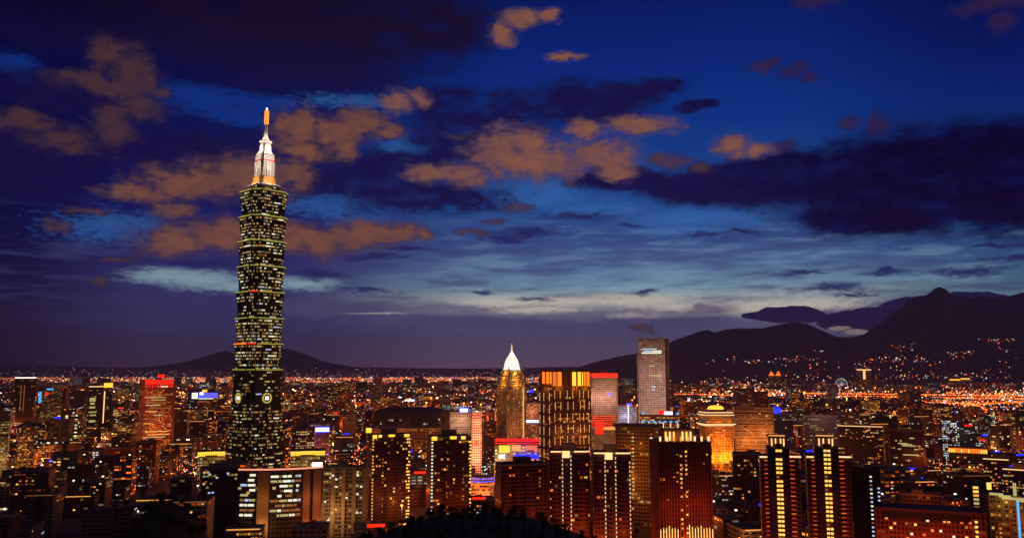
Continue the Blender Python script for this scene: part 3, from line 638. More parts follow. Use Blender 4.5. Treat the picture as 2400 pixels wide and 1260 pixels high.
o, W, Dp, H, z = block('office_block', 'grey flat roofed block with faint windows right of the blue beacon block', 'office block', 1880, 1960, 972, 1420, 6, .5, (.3, .27, .3), (2.8, 3.3), (.25, .12, .6, .3), nwin=7, wm=('w_dim', 'w_pale'))
lamp(o, 0, -Dp / 2 - 25, H + 4, 9000, (255, 190, 170), 2)
# left side towers
o, W, Dp, H, z = block('office_tower', 'reddish tower with a scarlet neon crown left of the supertall tower', 'tower', 328, 412, 890, 1480, 10, .55, (.36, .17, .1), (2.6, 3.4), (.7, .36, .32, .5), nwin=0, para='redpaint', phrase='scarlet crowned tower')
bar('neon_crown', o, 0, -Dp / 2 - .8, z(894), W * .92, .8, z(889) - z(899), 'l_red')
for k in range(12): bar('neon_fin', o, -W * .43 + k * W * .078, -Dp / 2 - .8, z(903), 1.0, .8, 6, 'l_red')
for x in (-.47, .47): bar('corner_pier', o, x * W, -Dp / 2 - .8, H / 2, 4.4, 1.5, H - 1, 'brown')
bar('crown_mast', o, W * .1, 0, H + 7, 10, 6, 5, 'l_red')
for (x, y, w) in [(-.1, 930, .7), (.0, 936, .5), (-.15, 948, .5), (.05, 955, .8), (-.2, 962, .4), (0, 971, .3), (-.25, 980, .4), (-.3, 990, .25), (-.3, 1000, .2), (0, 1009, .8), (.05, 1016, .75), (-.1, 1022, .8), (.1, 942, .6), (.1, 924, .7)]: bar('window', o, x * W, -Dp / 2 - .3, z(y), w * W * .9, .4, 1.5, R.choice(('w_warm', 'w_pale', 'w_dim')))
bar('window', o, W * .15, -Dp / 2 - .3, z(905), 12, .5, 2.2, 'w_white')
lamp(o, 0, -Dp / 2 - 26, 50, 36000, (255, 110, 40), 2.5); lamp(o, -W * .3, -Dp / 2 - 22, H * .8, 15000, (255, 90, 40), 2)
o, W, Dp, H, z = block('office_tower', 'dark tower with one long vertical gold light line and a gold roof sign', 'tower', 203, 264, 904, 1900, 8, .6, (.07, .055, .045), (2.8, 3.4), (.1, .1, .4, .4), phrase='gold-lined dark tower')
bar('roof_line', o, -W * .18, -Dp / 2 - .4, z(905), W * .6, .8, 1.8, 'l_warm'); bar('roof_sign', o, W * .32, -Dp / 2 - .4, z(902), 18, 1, 10, 'l_gold')
bar('light_line', o, W * .18, -Dp / 2 - .5, z(953), 2.0, .8, z(918) - z(992), 'l_warm')
for (x, y, w, h) in [(-.3, 935, 12, 8), (-.3, 953, 12, 4), (-.28, 964, 16, 2.5), (-.25, 971, 12, 3), (-.28, 985, 12, 5), (-.3, 944, 9, 4)]: bar('window', o, x * W, -Dp / 2 - .4, z(y), w, .5, h, 'w_pale')
o, W, Dp, H, z = block('office_tower', 'dark slim tower with a bright roof line and paired vertical lights at far left', 'tower', 36, 84, 884, 2000, 0, .6, (.06, .04, .035), (2.8, 3.4), (.3, .06, .3, .4))
bar('roof_line', o, 0, -Dp / 2 - .5, z(884.5), W * 1.02, .8, 2.2, 'l_white')
for x in (-.18, -.02): bar('light_line', o, x * W, -Dp / 2 - .5, z(932), 1.6, .6, z(902) - z(962), 'w_dim')
o, W, Dp, H, z = block('office_block', 'pale olive office block with lit floors at the left edge', 'office block', -14, 26, 986, 1080, -8, .7, (.4, .36, .22), (2.4, 3.3), (.3, .7, .5, .35), nwin=16, wm=('w_pale', 'w_dim'))
for k in range(16): bar('ledge', o, 0, -Dp / 2 - .4, H - 3 - k * 4.1, W, .6, .5, 'stone')
lamp(o, W * .2, -Dp / 2 - 18, 35, 9000, (255, 200, 110), 2)
block('apartment_block', 'tan apartment block with glowing corner lamps behind the olive office block', 'apartment block', 40, 82, 1000, 1180, 10, .8, (.3, .2, .1), (2.8, 3.2), (.3, .4, .3, .5), nwin=30, wm=('w_dim', 'w_warm', 'w_orange'))
o, W, Dp, H, z = block('office_block', 'block with teal roof sign and cyan stripe behind the dark slim tower', 'office block', 98, 146, 914, 2300, 0, .5, (.12, .16, .12), (3, 3.4), (.4, .3, .5, .3), nwin=0)
bar('roof_sign', o, -W * .1, -Dp / 2 - 1, z(911), 16, 1, 4, 'l_cyan'); bar('cyan_stripe', o, -W * .5 - 3, -Dp / 2, z(930), 7, 1, 30, 'l_cyan'); bar('red_sign', o, -W * .25, -Dp / 2 - 1, z(922), 8, 1, 8, 'l_red')
# blue signs
o, W, Dp, H, z = block('office_block', 'pinkish ribbed block topped by a blue and white sign right of the supertall tower', 'office block', 727, 770, 1012, 1450, 0, .6, (.5, .3, .26), (2.6, 3.4), (.2, .1, .4, .3), ribs=(6, 1.3, .9), rib_t=(.6, .36, .3), phrase='blue sign block')
bar('roof_sign', o, W * .1, -Dp / 2 - 1.2, z(1005), W * .85, 1, 6.5, 'l_bluewhite'); bar('sign_border', o, 0, -Dp / 2 - .4, z(1005), W * 1.12, .8, 10, 'l_blue')
lamp(o, -W * .6, -Dp / 2 - 10, z(1010), 9000, (30, 40, 255), 2); lamp(o, W * .1, -Dp / 2 - 16, 14, 9000, (255, 120, 60), 2)
o, W, Dp, H, z = block('department_store', 'low store with a huge blue and white screen left of the supertall tower', 'department store', 441, 512, 912, 2650, 0, .5, (.2, .2, .3), (3, 3.4), (.2, .1, .8, .5))
bar('screen', o, W * .14, -Dp / 2 - 1, z(925), W * .7, 1, 15, 'l_violet'); bar('screen', o, -W * .27, -Dp / 2 - 1.2, z(926), W * .18, 1, 17, 'l_white'); bar('screen', o, W * -.05, -Dp / 2 - 1.8, z(921), W * .12, 1, 8, 'l_bluewhite')
bar('gold_sign', o, W * .05, -Dp / 2 - 1, z(915), 14, 1, 7, 'l_gold'); bar('roof_line', o, W * .1, -Dp / 2 - .8, z(933), W * .5, 1, 3, 'w_white')
o, W, Dp, H, z = block('office_block', 'cream ribbed office block with a bright blue sign beside the pink slab', 'office block', 1055, 1107, 966, 1330, -10, .5, (.5, .42, .33), (3, 3.3), (.2, .22, .5, .3), nwin=8, wm=('w_pale', 'w_warm'), phrase='cream blue-signed block')
bar('roof_sign', o, W * .17, -Dp / 2, z(960), 12, 1.2, 5, 'l_bluewhite'); bar('sign_border', o, W * .17, -Dp / 2 + .9, z(960), 15, .8, 8, 'l_blue')
for k in range(6): bar('ledge', o, 0, -Dp / 2 - .5, H - 3.5 - k * 5, W * .99, .7, .9, 'stone')
lamp(o, 0, -Dp / 2 - 22, H - 12, 32000, (255, 190, 150), 2)
o, W, Dp, H, z = block('office_slab', 'narrow glowing pink slab with a small red emblem on its side', 'office block', 1106, 1129, 966, 1180, 0, .8, (.75, .5, .4), (3, 3.4), (.1, 0, .4, .3), house=False, para='white', phrase='pink slab')
bar('emblem', o, -W * .03, -Dp / 2 - .4, z(1036), 5, .5, 5, 'l_red'); bar('roof_lamp', o, 0, 0, H + 1, 3, 3, 2, 'l_white')
for yy in (990, 1025, 1060, 1080): lamp(o, 0, -Dp / 2 - 12, z(yy), 21000, (255, 145, 105), 1.5)
block('office_block', 'maroon office block with faint emblem between the pink slab and domed tower', 'office block', 1132, 1164, 988, 1280, 6, .8, (.3, .13, .09), (2.8, 3.3), (.6, .2, .2, .3), nwin=10, wm=('w_dim', 'w_orange'))
o, W, Dp, H, z = block('office_block', 'pale block with one cyan lit floor between the domed and gold crowned towers', 'office block', 1234, 1262, 944, 1420, 0, .8, (.5, .36, .28), (2.6, 3.3), (.4, .5, .4, .4), nwin=8)
bar('lit_floor', o, 0, -Dp / 2 - .4, z(986), W, .5, 4, 'l_bluewhite'); lamp(o, 0, -Dp / 2 - 14, H - 14, 12000, (255, 150, 110), 2); bar('blue_sign', o, -W * .1, 0, z(916), 7, 1, 5, 'l_blue')
# red roofed mall under the domed tower
o, W, Dp, H, z = block('shopping_mall', 'bright mall with doubled red neon roof bands and a blue oval canopy', 'mall', 1160, 1272, 1034, 1120, 0, .45, (.55, .42, .3), (4, 4), (.4, .8, .45, .9), house=False, phrase='red banded mall')
bar('neon_band', o, 0, -Dp / 2 - 1.0, z(1030), W * 1.0, .8, 1.8, 'l_red'); bar('neon_band', o, -W * .02, -Dp / 2 - 1.4, z(1025.5), W * .94, .8, 1.2, 'l_red'); bar('neon_band', o, 0, -Dp / 2 - 1.2, z(1036), W, .8, 1.0, 'l_red')
bar('shop_window', o, -W * .3, -Dp / 2 - .5, z(1049), 14, .8, 9, 'l_gold'); bar('shop_window', o, -W * .05, -Dp / 2 - .5, z(1046), 12, .8, 7, 'w_warm'); bar('shop_window', o, W * .25, -Dp / 2 - .5, z(1046), 16, .8, 6, 'w_orange'); bar('entrance_lamp', o, -W * .35, -Dp / 2 - 3, z(1066), 8, 2, 5, 'l_white')
m = MB(); m.loft([(math.cos(i / 20 * 6.2832) * 18 + 12, math.sin(i / 20 * 6.2832) * 7 - Dp / 2 - 9) for i in range(20)], z(1068), [(math.cos(i / 20 * 6.2832) * 18 + 12, math.sin(i / 20 * 6.2832) * 7 - Dp / 2 - 9) for i in range(20)], z(1060)); m.build('oval_canopy', 'l_blue', o)
for s in (-.4, -.1, .3): lamp(o, s * W, -Dp / 2 - 9, 14, 30000, (255, 160, 90), 2)
lamp(o, W * .1, -Dp / 2 - 20, z(1052), 3000, (50, 60, 255), 2)
# curved mall with violet bands
o, W, Dp, H = site('curved_mall', 'curved mall ringed by violet neon with orange lit storeys below', 'mall', 1104, 1156, 1112, 960, 0, .8, phrase='violet ringed mall')
z = lambda y: at(1130, y, 960).z
def oval(a, b_, n=28): return [(a * math.cos(i / n * 6.2832), b_ * math.sin(i / n * 6.2832)) for i in range(n)]
m = MB((.5, .36, .28)); m.loft(oval(W * .55, W * .5), 0, oval(W * .55, W * .5), z(1114), (3, 4), (.2, .9, .2, .8)); m.build('wall', 'facade', o)
for ya in (1117, 1124, 1130):
    m = MB(); m.loft(oval(W * .57, W * .52), z(ya + 2.2), oval(W * .57, W * .52), z(ya)); m.build('neon_ring', 'l_violet' if ya != 1130 else 'l_orange', o)
for s in (-.4, 0, .4): lamp(o, s * W, -W * .7, 12, 9000, (255, 120, 60), 1.5)
# low domed arena and long roof
o, W, Dp, H = site('arena', 'broad dark arena with a flat domed roof behind the dotted apartment towers', 'arena', 876, 1052, 953, 1850, 0, .8, phrase='dark arena')
prof = [(.5, 0), (.5, .72), (.49, .84), (.46, .92), (.36, .97), (.1, 1.0)]
m = MB((.06, .055, .065))
for (ra, za), (rb, zb_) in zip(prof, prof[1:]): m.loft(oval(W * ra, Dp * ra, 40), H * za, oval(W * rb, Dp * rb, 40), H * zb_, (6, 8), (0, 0, 0, 0) if za > 0 else (.1, .1, .7, .3), cap=(rb == .1))
m.build('dome', 'facade', o)
o, W, Dp, H, z = block('exhibition_hall', 'long low hall with an orange lit roof edge in front of the dark arena', 'hall', 858, 1052, 1002, 1480, 4, .35, (.3, .18, .1), (5, 5), (.2, .15, .2, .4), house=False)
for x in (-.46, -.1, .3): lamp(o, x * W, -Dp / 2 - 14, H + 5, 8000, (255, 150, 70), 2)
bar('gable_lamp', o, -W * .48, -Dp / 2 - .6, z(1004), 9, 1, 8, 'l_gold')
# podium wings of the supertall with yellow arcades
for (x0, x1, yt, Yd, lb) in ((464, 528, 1056, 1090, 'low podium wing with a curved yellow arcade left of the supertall tower'), (682, 762, 1054, 1100, 'low podium wing with a bright yellow colonnade right of the supertall tower')):
    o, W, Dp, H, z = block('podium_wing', lb, 'shopping mall', x0, x1, yt, Yd, 0, .6, (.4, .36, .24), (3, 4), (.4, .3, .5, .4), house=False)
    for k in range(14): bar('arcade_light', o, -W / 2 + W * (k + .5) / 14, -Dp / 2 - .6, z(yt + 6 - (2 if 3 < k < 10 else 0)), W / 18, .8, 4.2, 'l_gold')
    bar('arcade_beam', o, 0, -Dp / 2 - .5, z(yt + 1.5), W, .6, 1.1, 'w_gold')
    lamp(o, 0, -Dp / 2 - 12, 14, 9000, (255, 190, 90), 1.5)
bar('roof_sign', o, W * .2, -Dp / 2 - 8, 20, 12, 2, 4, 'l_white')

# curved civic office in front of the supertall: piers, lit panels, roof line
Y = 760.0
o, W, Dp, H = site('curved_office', 'curved office with tall brown piers, white window bands and a glowing roof line', 'office building', 560, 758, 1094, Y, 0, .3, phrase='curved pier office')
z = lambda y: at(660, y, Y).z
def arcp(x, off=0.0): return (x, -Dp / 2 - off + 9 * (x / (W / 2)) ** 2 * .9 - (3 if -.1 < x / W < .12 else 0) * 0)
N = 20; m = MB((.1, .07, .055)); fr = [arcp(-W / 2 + W * i / N) for i in range(N + 1)]; pl = fr + [(W / 2, Dp / 2), (-W / 2, Dp / 2)]
m.loft(pl, 0, pl, z(1098), (3, 3.8), (.2, .03, .5, .4)); m.build('wall', 'facade', o)
m = MB()
for i in range(N):
    a, c = arcp(-W / 2 + W * i / N, .9), arcp(-W / 2 + W * (i + 1) / N, .9)
    m.face([(a[0], a[1], z(1097)), (c[0], c[1], z(1097)), (c[0], c[1], z(1093.6)), (a[0], a[1], z(1093.6))]); m.face([(a[0], a[1], z(1093.6)), (c[0], c[1], z(1093.6)), (c[0], c[1] + 1, z(1093.6)), (a[0], a[1] + 1, z(1093.6))]); m.face([(a[0], a[1] + 1, z(1093.6)), (c[0], c[1] + 1, z(1093.6)), (c[0], c[1] + 1, z(1097)), (a[0], a[1] + 1, z(1097))])
m.build('roof_line', 'l_pink', o)
for (a, c) in ((-.27, -.13), (.265, .345), (.385, .48)):
    x0, x1 = a * W, c * W; ya = min(arcp(x0)[1], arcp(x1)[1]) - 2.2
    q = MB((.42, .27, .15)); q.box(x0, x1, ya, ya + 8, 0, z(1100.5)); q.build('pier', 'facade', o)
    lamp(o, (x0 + x1) / 2, ya - 8, 12 if a > 0 else 16, 3200 if a > 0 else 3600, (255, 130, 60) if a > 0 else (255, 180, 100), 1.2)
    lamp(o, (x0 + x1) / 2, ya - 9, 38, 1500, (255, 140, 70) if a > 0 else (255, 170, 80), 1.2)
cnt = []
for (a, c, ys, ye) in ((-.47, -.29, 1108, 1200), (-.12, .24, 1112, 1202)):
    for fl in range(9):
        yy = ys + (ye - ys) * fl / 8.0; x = a
        while x < c - .03:
            w = R.choice((.03, .05, .08, .1)); w = min(w, c - x)
            if R.random() < .72:
                y_ = arcp((x + w / 2) * W)[1]; s = 2 * 9 * .9 * (x + w / 2) * W / (W / 2) ** 2
                bar('window', o, (x + w / 2) * W, y_ - .3, z(yy), w * W * .94, .5, 1.9, R.choice(('w_white', 'w_white', 'w_pale', 'w_cool', 'w_dim')), math.atan(s))
            x += w + .006
bar('roof_lantern', o, W * .43, 0, z(1090), 9, 5, 3.4, 'l_white')
# neighbour on its right
o, W, Dp, H, z = block('office_building', 'grey concrete office with pale piers right of the curved pier office', 'office building', 757, 862, 1094, 790, -8, .4, (.3, .24, .17), (3, 3.6), (.9, .22, .55, .4), ribs=(4, 3.2, 1.3), rib_t=(.42, .34, .24), nwin=16, wm=('w_white', 'w_warm', 'w_pale'))
lamp(o, -W * .2, -Dp / 2 - 16, 22, 9000, (255, 190, 110), 1.5)
o, W, Dp, H, z = block('office_building', 'dark low rise with a few dim windows left of the curved pier office', 'office building', 470, 558, 1094, 800, 8, .5, (.14, .08, .06), (3, 3.4), (.33, .08, .6, .4), nwin=9, wm=('w_dim', 'w_cool'))

# residential towers with dotted columns of windows
def resid(name, label, x0, x1, yt, Y, yaw, ratio, tint, cols, scatter, fh=3.1, wm=('w_gold', 'w_warm', 'w_dim'), crown=(), phrase=None, bays=3, wsz=(1.5, 1.4), wash=9000, washc=(255, 100, 30), group=None, dens=.03):
    o, W, Dp, H = site(name, label, 'apartment tower', x0, x1, yt, Y, yaw, ratio, group, phrase)
    m = MB(tint); hw, hd = W / 2, Dp / 2
    m.box(-hw, hw, -hd + 1.6, hd, 0, H, (3.0, fh), (R.random(), dens, .3, .6))
    bw = W / bays
    for i in range(bays):
        x = -hw + bw * (i + .5); top = H - (1.5 if i % 2 else 4.5)
        m.box(x - bw * .33, x + bw * .33, -hd, -hd + 1.59, 0, top, (3.0, fh), (R.random(), dens, .3, .6), [c * 1.15 for c in tint])
    nf = int(H / fh)
    for j in range(1, nf):
        for i in range(bays - 1):
            x = -hw + bw * (i + 1); m.box(x - bw * .165, x + bw * .165, -hd + .35, -hd + 1.58, j * fh, j * fh + .9, t=[c * 1.3 for c in tint])
    m.build('wall', 'facade', o)
    parapet(o, W, Dp - 1.6, H, 1.2, .5, 'concrete', -.1); roofbox(o, 0, 0, W * .34, Dp * .45, H, 5.5, 'brown')
    cells = []
    for (fx, prob, mt, y_) in cols:
        for j in range(2, nf):
            if R.random() < prob: cells.append((fx * W, j * fh + 1.7, mt))
    sc = set()
    while len(sc) < scatter: sc.add((R.randrange(0, int(W / 2.9)), R.randrange(int(nf * .25), nf)))
    cells.sort(key=lambda c: -c[1])
    wins(o, cells, -hd - .25, wsz[0], wsz[1]); wins(o, [(-hw + 1.6 + a * 2.9, b_ * fh + 1.7, R.choice(wm)) for a, b_ in sorted(sc)], -hd - .22, 1.6, 1.3, limit=max(0, 100 - len(cells)))
    for (fx, w, h, mt) in crown: bar('crown_light', o, fx * W, -hd - .3, H - h / 2 + 1.2, w, .6, h, mt)
    if wash:
        lamp(o, -W * .25, -hd - 16, 26, wash, washc, 1.5); lamp(o, W * .3, -hd - 16, 30, wash, washc, 1.5)
    return o, W, Dp, H
T1, T2 = (.14, .075, .05), (.17, .07, .045)
resid('apartment_tower', 'dark apartment tower edged by dotted yellow window columns, left of its near twin', 861, 962, 1018, 845, 12, .7, T1, [(-.48, .95, 'w_warm', 0), (.47, .85, 'w_gold', 0), (.42, .5, 'w_gold', 0), (-.22, .4, 'w_dim', 0)], 26,
      crown=[(-.44, 4, 3.5, 'l_gold'), (.0, 6, 2.2, 'l_gold'), (.4, 5, 2.6, 'l_gold'), (-.3, 3, 2.6, 'w_gold')], phrase='left dotted tower', wash=3500)
resid('apartment_tower', 'dark apartment tower dotted with yellow windows, right of its near twin', 1000, 1104, 1022, 815, 10, .7, T1, [(-.47, .9, 'w_white', 0), (.48, .8, 'w_gold', 0), (.3, .5, 'w_dim', 0), (-.1, .3, 'w_dim', 0)], 24,
      crown=[(-.42, 5, 3.5, 'l_gold'), (.05, 6, 2.6, 'l_gold'), (.3, 4, 3, 'w_gold')], phrase='right dotted tower', wash=3500)
resid('apartment_block', 'big unlit maroon apartment block standing below the red banded mall', 1160, 1286, 1086, 720, 14, .6, (.2, .085, .055), [(.3, .35, 'w_dim', 0)], 7, wm=('w_dim', 'w_orange'), wash=2600, phrase='unlit maroon block', bays=4, dens=.0)
for (x0, x1, yt, Y, lb, ph) in ((1282, 1382, 1056, 655, 'maroon tower with a ladder of white lit windows under the gold crowned tower', 'ladder lit tower'), (1385, 1478, 1060, 640, 'maroon tower with twin white window columns and a lit right corner', 'twin column tower')):
    o, W, Dp, H = resid('apartment_tower', lb, x0, x1, yt, Y, 6, .8, T2, [(-.19, .97, 'w_peach', 0), (.02, .97, 'w_peach', 0), (-.085, .3, 'w_dim', 0)] if x0 == 1282 else [(-.2, .97, 'w_peach', 0), (.08, .97, 'w_peach', 0), (-.06, .3, 'w_dim', 0)], 6, wm=('w_warm', 'w_orange', 'w_dim'),
                        crown=[(-.35, 8, .9, 'l_warm'), (-.1, 5.5, 5, 'l_warm'), (.25, 9, .9, 'l_warm'), (.44, 3, .8, 'l_warm')], phrase=ph, bays=3, wsz=(.75, 1.5), wash=6500, washc=(255, 100, 38))
    if x0 == 1385: wins(o, [(W * .46, j * 3.1 + 1.6, 'w_peach') for j in range(3, int(H / 3.1) - 1)], -Dp / 2 - .2, .7, 1.6)
    else: wins(o, [(-W * .485, j * 3.1 + 1.6, 'w_warm') for j in range(3, int(H / 3.1) - 6, 2)], -Dp / 2 - .2, .6, 1.2)
    for q in (-.12,): lamp(o, q * W, -Dp / 2 - 3, H + 2, 700, (255, 160, 70), .5)
# brown office behind with flat black roof
o, W, Dp, H, z = block('office_building', 'olive brown office with an overhanging flat black roof behind the window ladder towers', 'office building', 1442, 1548, 999, 830, -16, .6, (.32, .19, .08), (3, 3.4), (.2, .12, .4, .4), nwin=0, house=False, phrase='black roofed office')
m = MB(); m.box(-W / 2 - 2, W / 2 + 2, -Dp / 2 - 2, Dp / 2 + 2, H + .6, H + 2.4); m.build('flat_roof', 'dark', o)
wins(o, [(x * W, H - 6 - k * 3.5, R.choice(('w_dim', 'w_warm', 'w_pale'))) for x in (-.05,) for k in range(16)] + [(W * .42, H - 6 - k * 3.5, R.choice(('w_pale', 'w_cool', 'w_dim', 'w_white'))) for k in range(14)], -Dp / 2 - .2, 2.2, 1.4)
lamp(o, -W * .2, -Dp / 2 - 20, 45, 12000, (255, 150, 50), 1.5); lamp(o, 0, -Dp / 2 - 20, 75, 6000, (255, 150, 50), 1.5)
# big fluted tower with columns of uplight
Y = 620; o, W, Dp, H = site('fluted_tower', 'massive maroon tower with fluted piers uplit at foot and gold columns at top', 'apartment tower', 1524, 1662, 1030, Y, 14, .7, phrase='fluted maroon tower')
z = lambda y: at(1593, y, Y).z
body(o, W, Dp, H, (.19, .09, .06), (2.4, 3.1), (.3, .02, .3, .5), ribs=(18, .7, 1.0), rib_t=(.3, .12, .07))
zb = z(1240)
for k in range(19):
    if k in (7, 8, 9): continue
    x = -W / 2 + W * k / 18
    bar('uplight', o, x, -Dp / 2 - 1.3, z(1252) + 1, .5, .4, R.uniform(10, 17), R.choice(('w_gold', 'l_warm')))
for k in range(3): lamp(o, -W * .35 + W * .35 * k, -Dp / 2 - 6, z(1262), 5200, (255, 120, 30), 1)
for k in range(3): lamp(o, -W * .35 + W * .35 * k, -Dp / 2 - 13, z(1180), 2600, (255, 80, 25), 1)
for x in (-.08, .02): wins(o, [(x * W, H - 7 - j * 3.1, R.choice(('w_warm', 'w_warm', 'w_dim', 'w_gold'))) for j in range(20) if R.random() < .8], -Dp / 2 - 1.2, 1.2, 1.2)
wins(o, [(R.uniform(-.45, .45) * W, H - 6 - R.randrange(22) * 3.1, R.choice(('w_dim', 'w_orange', 'w_warm'))) for _ in range(14)], -Dp / 2 - 1.2, 1.2, 1.0)
m = MB((.26, .14, .07)); m.box(-W * .36, W * .22, -Dp * .3, Dp * .3, H, z(1006)); m.box(-W * .38, W * .24, -Dp * .32, Dp * .32, z(1006) + .01, z(1004)); m.build('crown', 'facade', o)
for i, x in enumerate((-.33, -.25, -.17, .0, .08, .16)): bar('crown_column', o, x * W, -Dp * .3 - .7, (H + z(1008)) / 2, 1.0, .8, z(1008) - H - .5, 'l_warm' if i % 2 else 'w_gold')
for k in range(8): bar('finial_light', o, -W * .47 + k * W * .135, -Dp / 2 - .4, H + 1.8, 1.2, 1, 3.2, R.choice(('w_warm', 'l_warm', 'w_gold')))
lamp(o, -W * .2, -Dp * .3 - 4, H + 2, 900, (255, 160, 60), .6); lamp(o, W * .1, -Dp * .3 - 4, H + 2, 900, (255, 160, 60), .6)
# right hand pair: gold window column between red ladders
for (x0, x1, yt, Y, lb, ph) in ((1776, 1872, 1040, 600, 'dark tower with a gold window column between two red ladders, left of its twin', 'left red ladder tower'), (1884, 1990, 1046, 610, 'dark tower with a gold window column between two red ladders, right of its twin', 'right red ladder tower')):
    o, W, Dp, H = site('apartment_tower', lb, 'apartment tower', x0, x1, yt, Y, 4, .8, None, ph)
    z = lambda y: at((x0 + x1) / 2, y, Y).z
    m = MB((.19, .09, .06)); hw, hd = W / 2, Dp / 2
    m.box(-hw, hw, -hd + 3, hd, 0, z(1066), (3, 3), (R.random(), .0, .3, .6)); m.box(-hw * .62, hw * .5, -hd + 1.2, hd - 1, 0, z(1046), (3, 3), (R.random(), .02, .3, .6), (.07, .035, .03)); m.box(-hw * .22, hw * .12, -hd, -hd + 1.19, 0, z(1036), t=(.12, .06, .04))
    m.build('wall', 'facade', o)
    m = MB((.2, .1, .06)); m.box(-hw * .5, hw * .3, -hd * .4, hd * .4, z(1046), z(1022)); m.box(-hw * .6, hw * .4, -hd * .5, hd * .5, z(1022), z(1018)); m.build('roof_pavilion', 'facade', o)
    for q in (-.36, -.16, .1, .26): bar('pavilion_light', o, q * hw, -hd * .4 - .6, z(1034), .8, .7, 5, 'l_warm')
    bar('pavilion_eave_light', o, -.1 * hw, -hd * .5 - .4, z(1018.5), W * .42, .5, .8, 'w_warm')
    for (q, w, yy) in ((.78, 8, 1066), (-.82, 5, 1068)): bar('roof_line', o, q * hw, -hd + 2.6, z(yy), w, .6, 1.0, 'l_warm')
    cells = []
    for j in range(26):
        zz_ = z(1052) - j * 2.95
        if R.random() < .9: cells += [(-hw * .13, zz_, 'w_gold'), (hw * .04, zz_, 'w_gold')] if R.random() < .85 else [(-hw * .13, zz_, 'w_dim')]
    wins(o, cells, -hd - .2, 1.9, 1.5, limit=60)
    for j in range(19): bar('balcony_light', o, -hw * .78 + hw * .1, -hd + 2.8, z(1076) - j * 2.95, 2.6, .5, .55, 'w_red' if j % 3 else 'w_orange'); bar('balcony_light', o, hw * .6, -hd + 2.8, z(1076) - j * 2.95, 3.6, .5, .55, 'w_red' if j % 4 else 'w_orange')
    lamp(o, -hw * .5, -hd - 14, 25, 4600, (255, 95, 35), 1.2); lamp(o, hw * .5, -hd - 14, 25, 4600, (255, 95, 35), 1.2); lamp(o, hw * .1, -hd - 16, 58, 2400, (255, 105, 45), 1.2)
block('apartment_block', 'squat block with bright roof edge strips left of the red ladder twins', 'apartment block', 1716, 1782, 1062, 900, 0, .7, (.14, .08, .06), (3, 3.2), (.3, .06, .3, .5), nwin=16, wm=('w_dim', 'w_warm'))
# slim dark tower with white dotted column
o, W, Dp, H, z = block('apartment_tower', 'slim black tower with a dotted column of small white windows', 'apartment tower', 1996, 2062, 1100, 640, 0, .8, (.03, .02, .02), (3, 3), (.4, 0, .5, .3), para='dark', phrase='slim black tower')
wins(o, [(W * .16, H - 4 - j * 3.0, R.choice(('w_cool', 'w_white', 'w_dim'))) for j in range(18)], -Dp / 2 - .2, 1.6, 1.2); wins(o, [(W * .42, H - 12 - j * 2.9, 'w_cool') for j in range(4)], -Dp / 2 - .2, 1.6, 1.2)
# framed block
o, W, Dp, H, z = block('office_block', 'brown block framed like a portal with lit floors inside the frame', 'office block', 2080, 2166, 1008, 1200, 0, .5, (.12, .07, .05), (3, 3.3), (.2, .08, .5, .5), house=False, phrase='portal framed block')
for x in (-.47, .47): bar('portal_pier', o, x * W, -Dp / 2 - 1, H / 2, W * .07, 2, H, 'brown')
bar('portal_beam', o, 0, -Dp / 2 - 1, H + 1.2, W * 1.02, 2.4, 3, 'brown')
for (x, y, w) in ((0, 1039, 14), (.05, 1042, 16), (-.1, 1037, 12), (.1, 1063, 20), (-.2, 1050, 4), (.25, 1050, 5), (.15, 1024, 6)): bar('window', o, x * W, -Dp / 2 - .4, z(y), w, .5, 1.5, 'w_pale')
lamp(o, W * .3, -Dp / 2 - 14, 30, 8000, (255, 110, 50), 1.5)
# white light chequered block
o, W, Dp, H, z = block('apartment_block', 'dark block chequered with many small white lights behind the long gold arcade', 'apartment block', 2206, 2246, 984, 1300, 0, .8, (.1, .09, .09), (2.6, 3.2), (.5, .7, .9, .9), nwin=34, wm=('w_cool', 'w_white', 'w_dim'), ww=1.8, wh=1.1)
# long gold arcade and lit roofs on the right
o, W, Dp, H, z = block('market_hall', 'long low hall glowing gold under its eaves on the right', 'hall', 2222, 2314, 1048, 1260, -2, .3, (.2, .12, .06), (4, 4), (.2, .1, .3, .5), house=False, phrase='long gold arcade')
for k in range(16): bar('arcade_light', o, -W / 2 + W * (k + .5) / 16, -Dp / 2 - .6, z(1055), W / 22, .7, 5.2, R.choice(('l_gold', 'l_orange', 'w_gold')))
bar('eave_light', o, 0, -Dp / 2 - .8, z(1050.5), W, .6, .9, 'l_orange')
for i, (x0, x1, yt, Y, lb) in enumerate(((2304, 2366, 1076, 1040, 'low block with a slanting white roof line in front of the gold arcade'), (1962, 2072, 998, 1340, 'long dark terrace with a warm roof line behind the red ladder twins'), (2350, 2402, 1100, 1000, 'low terrace with stepped roof lamps at the right edge'))):
    o, W, Dp, H, z = block('terrace_block', lb, 'apartment block', x0, x1, yt, Y, -6, .4, (.12, .08, .06), (3, 3.2), (.3, .15, .4, .6), nwin=14, wm=('w_dim', 'w_warm', 'w_orange'), house=False)
    bar('roof_line', o, 0, -Dp / 2 - .5, H + .8, W, .6, .9, 'l_warm')
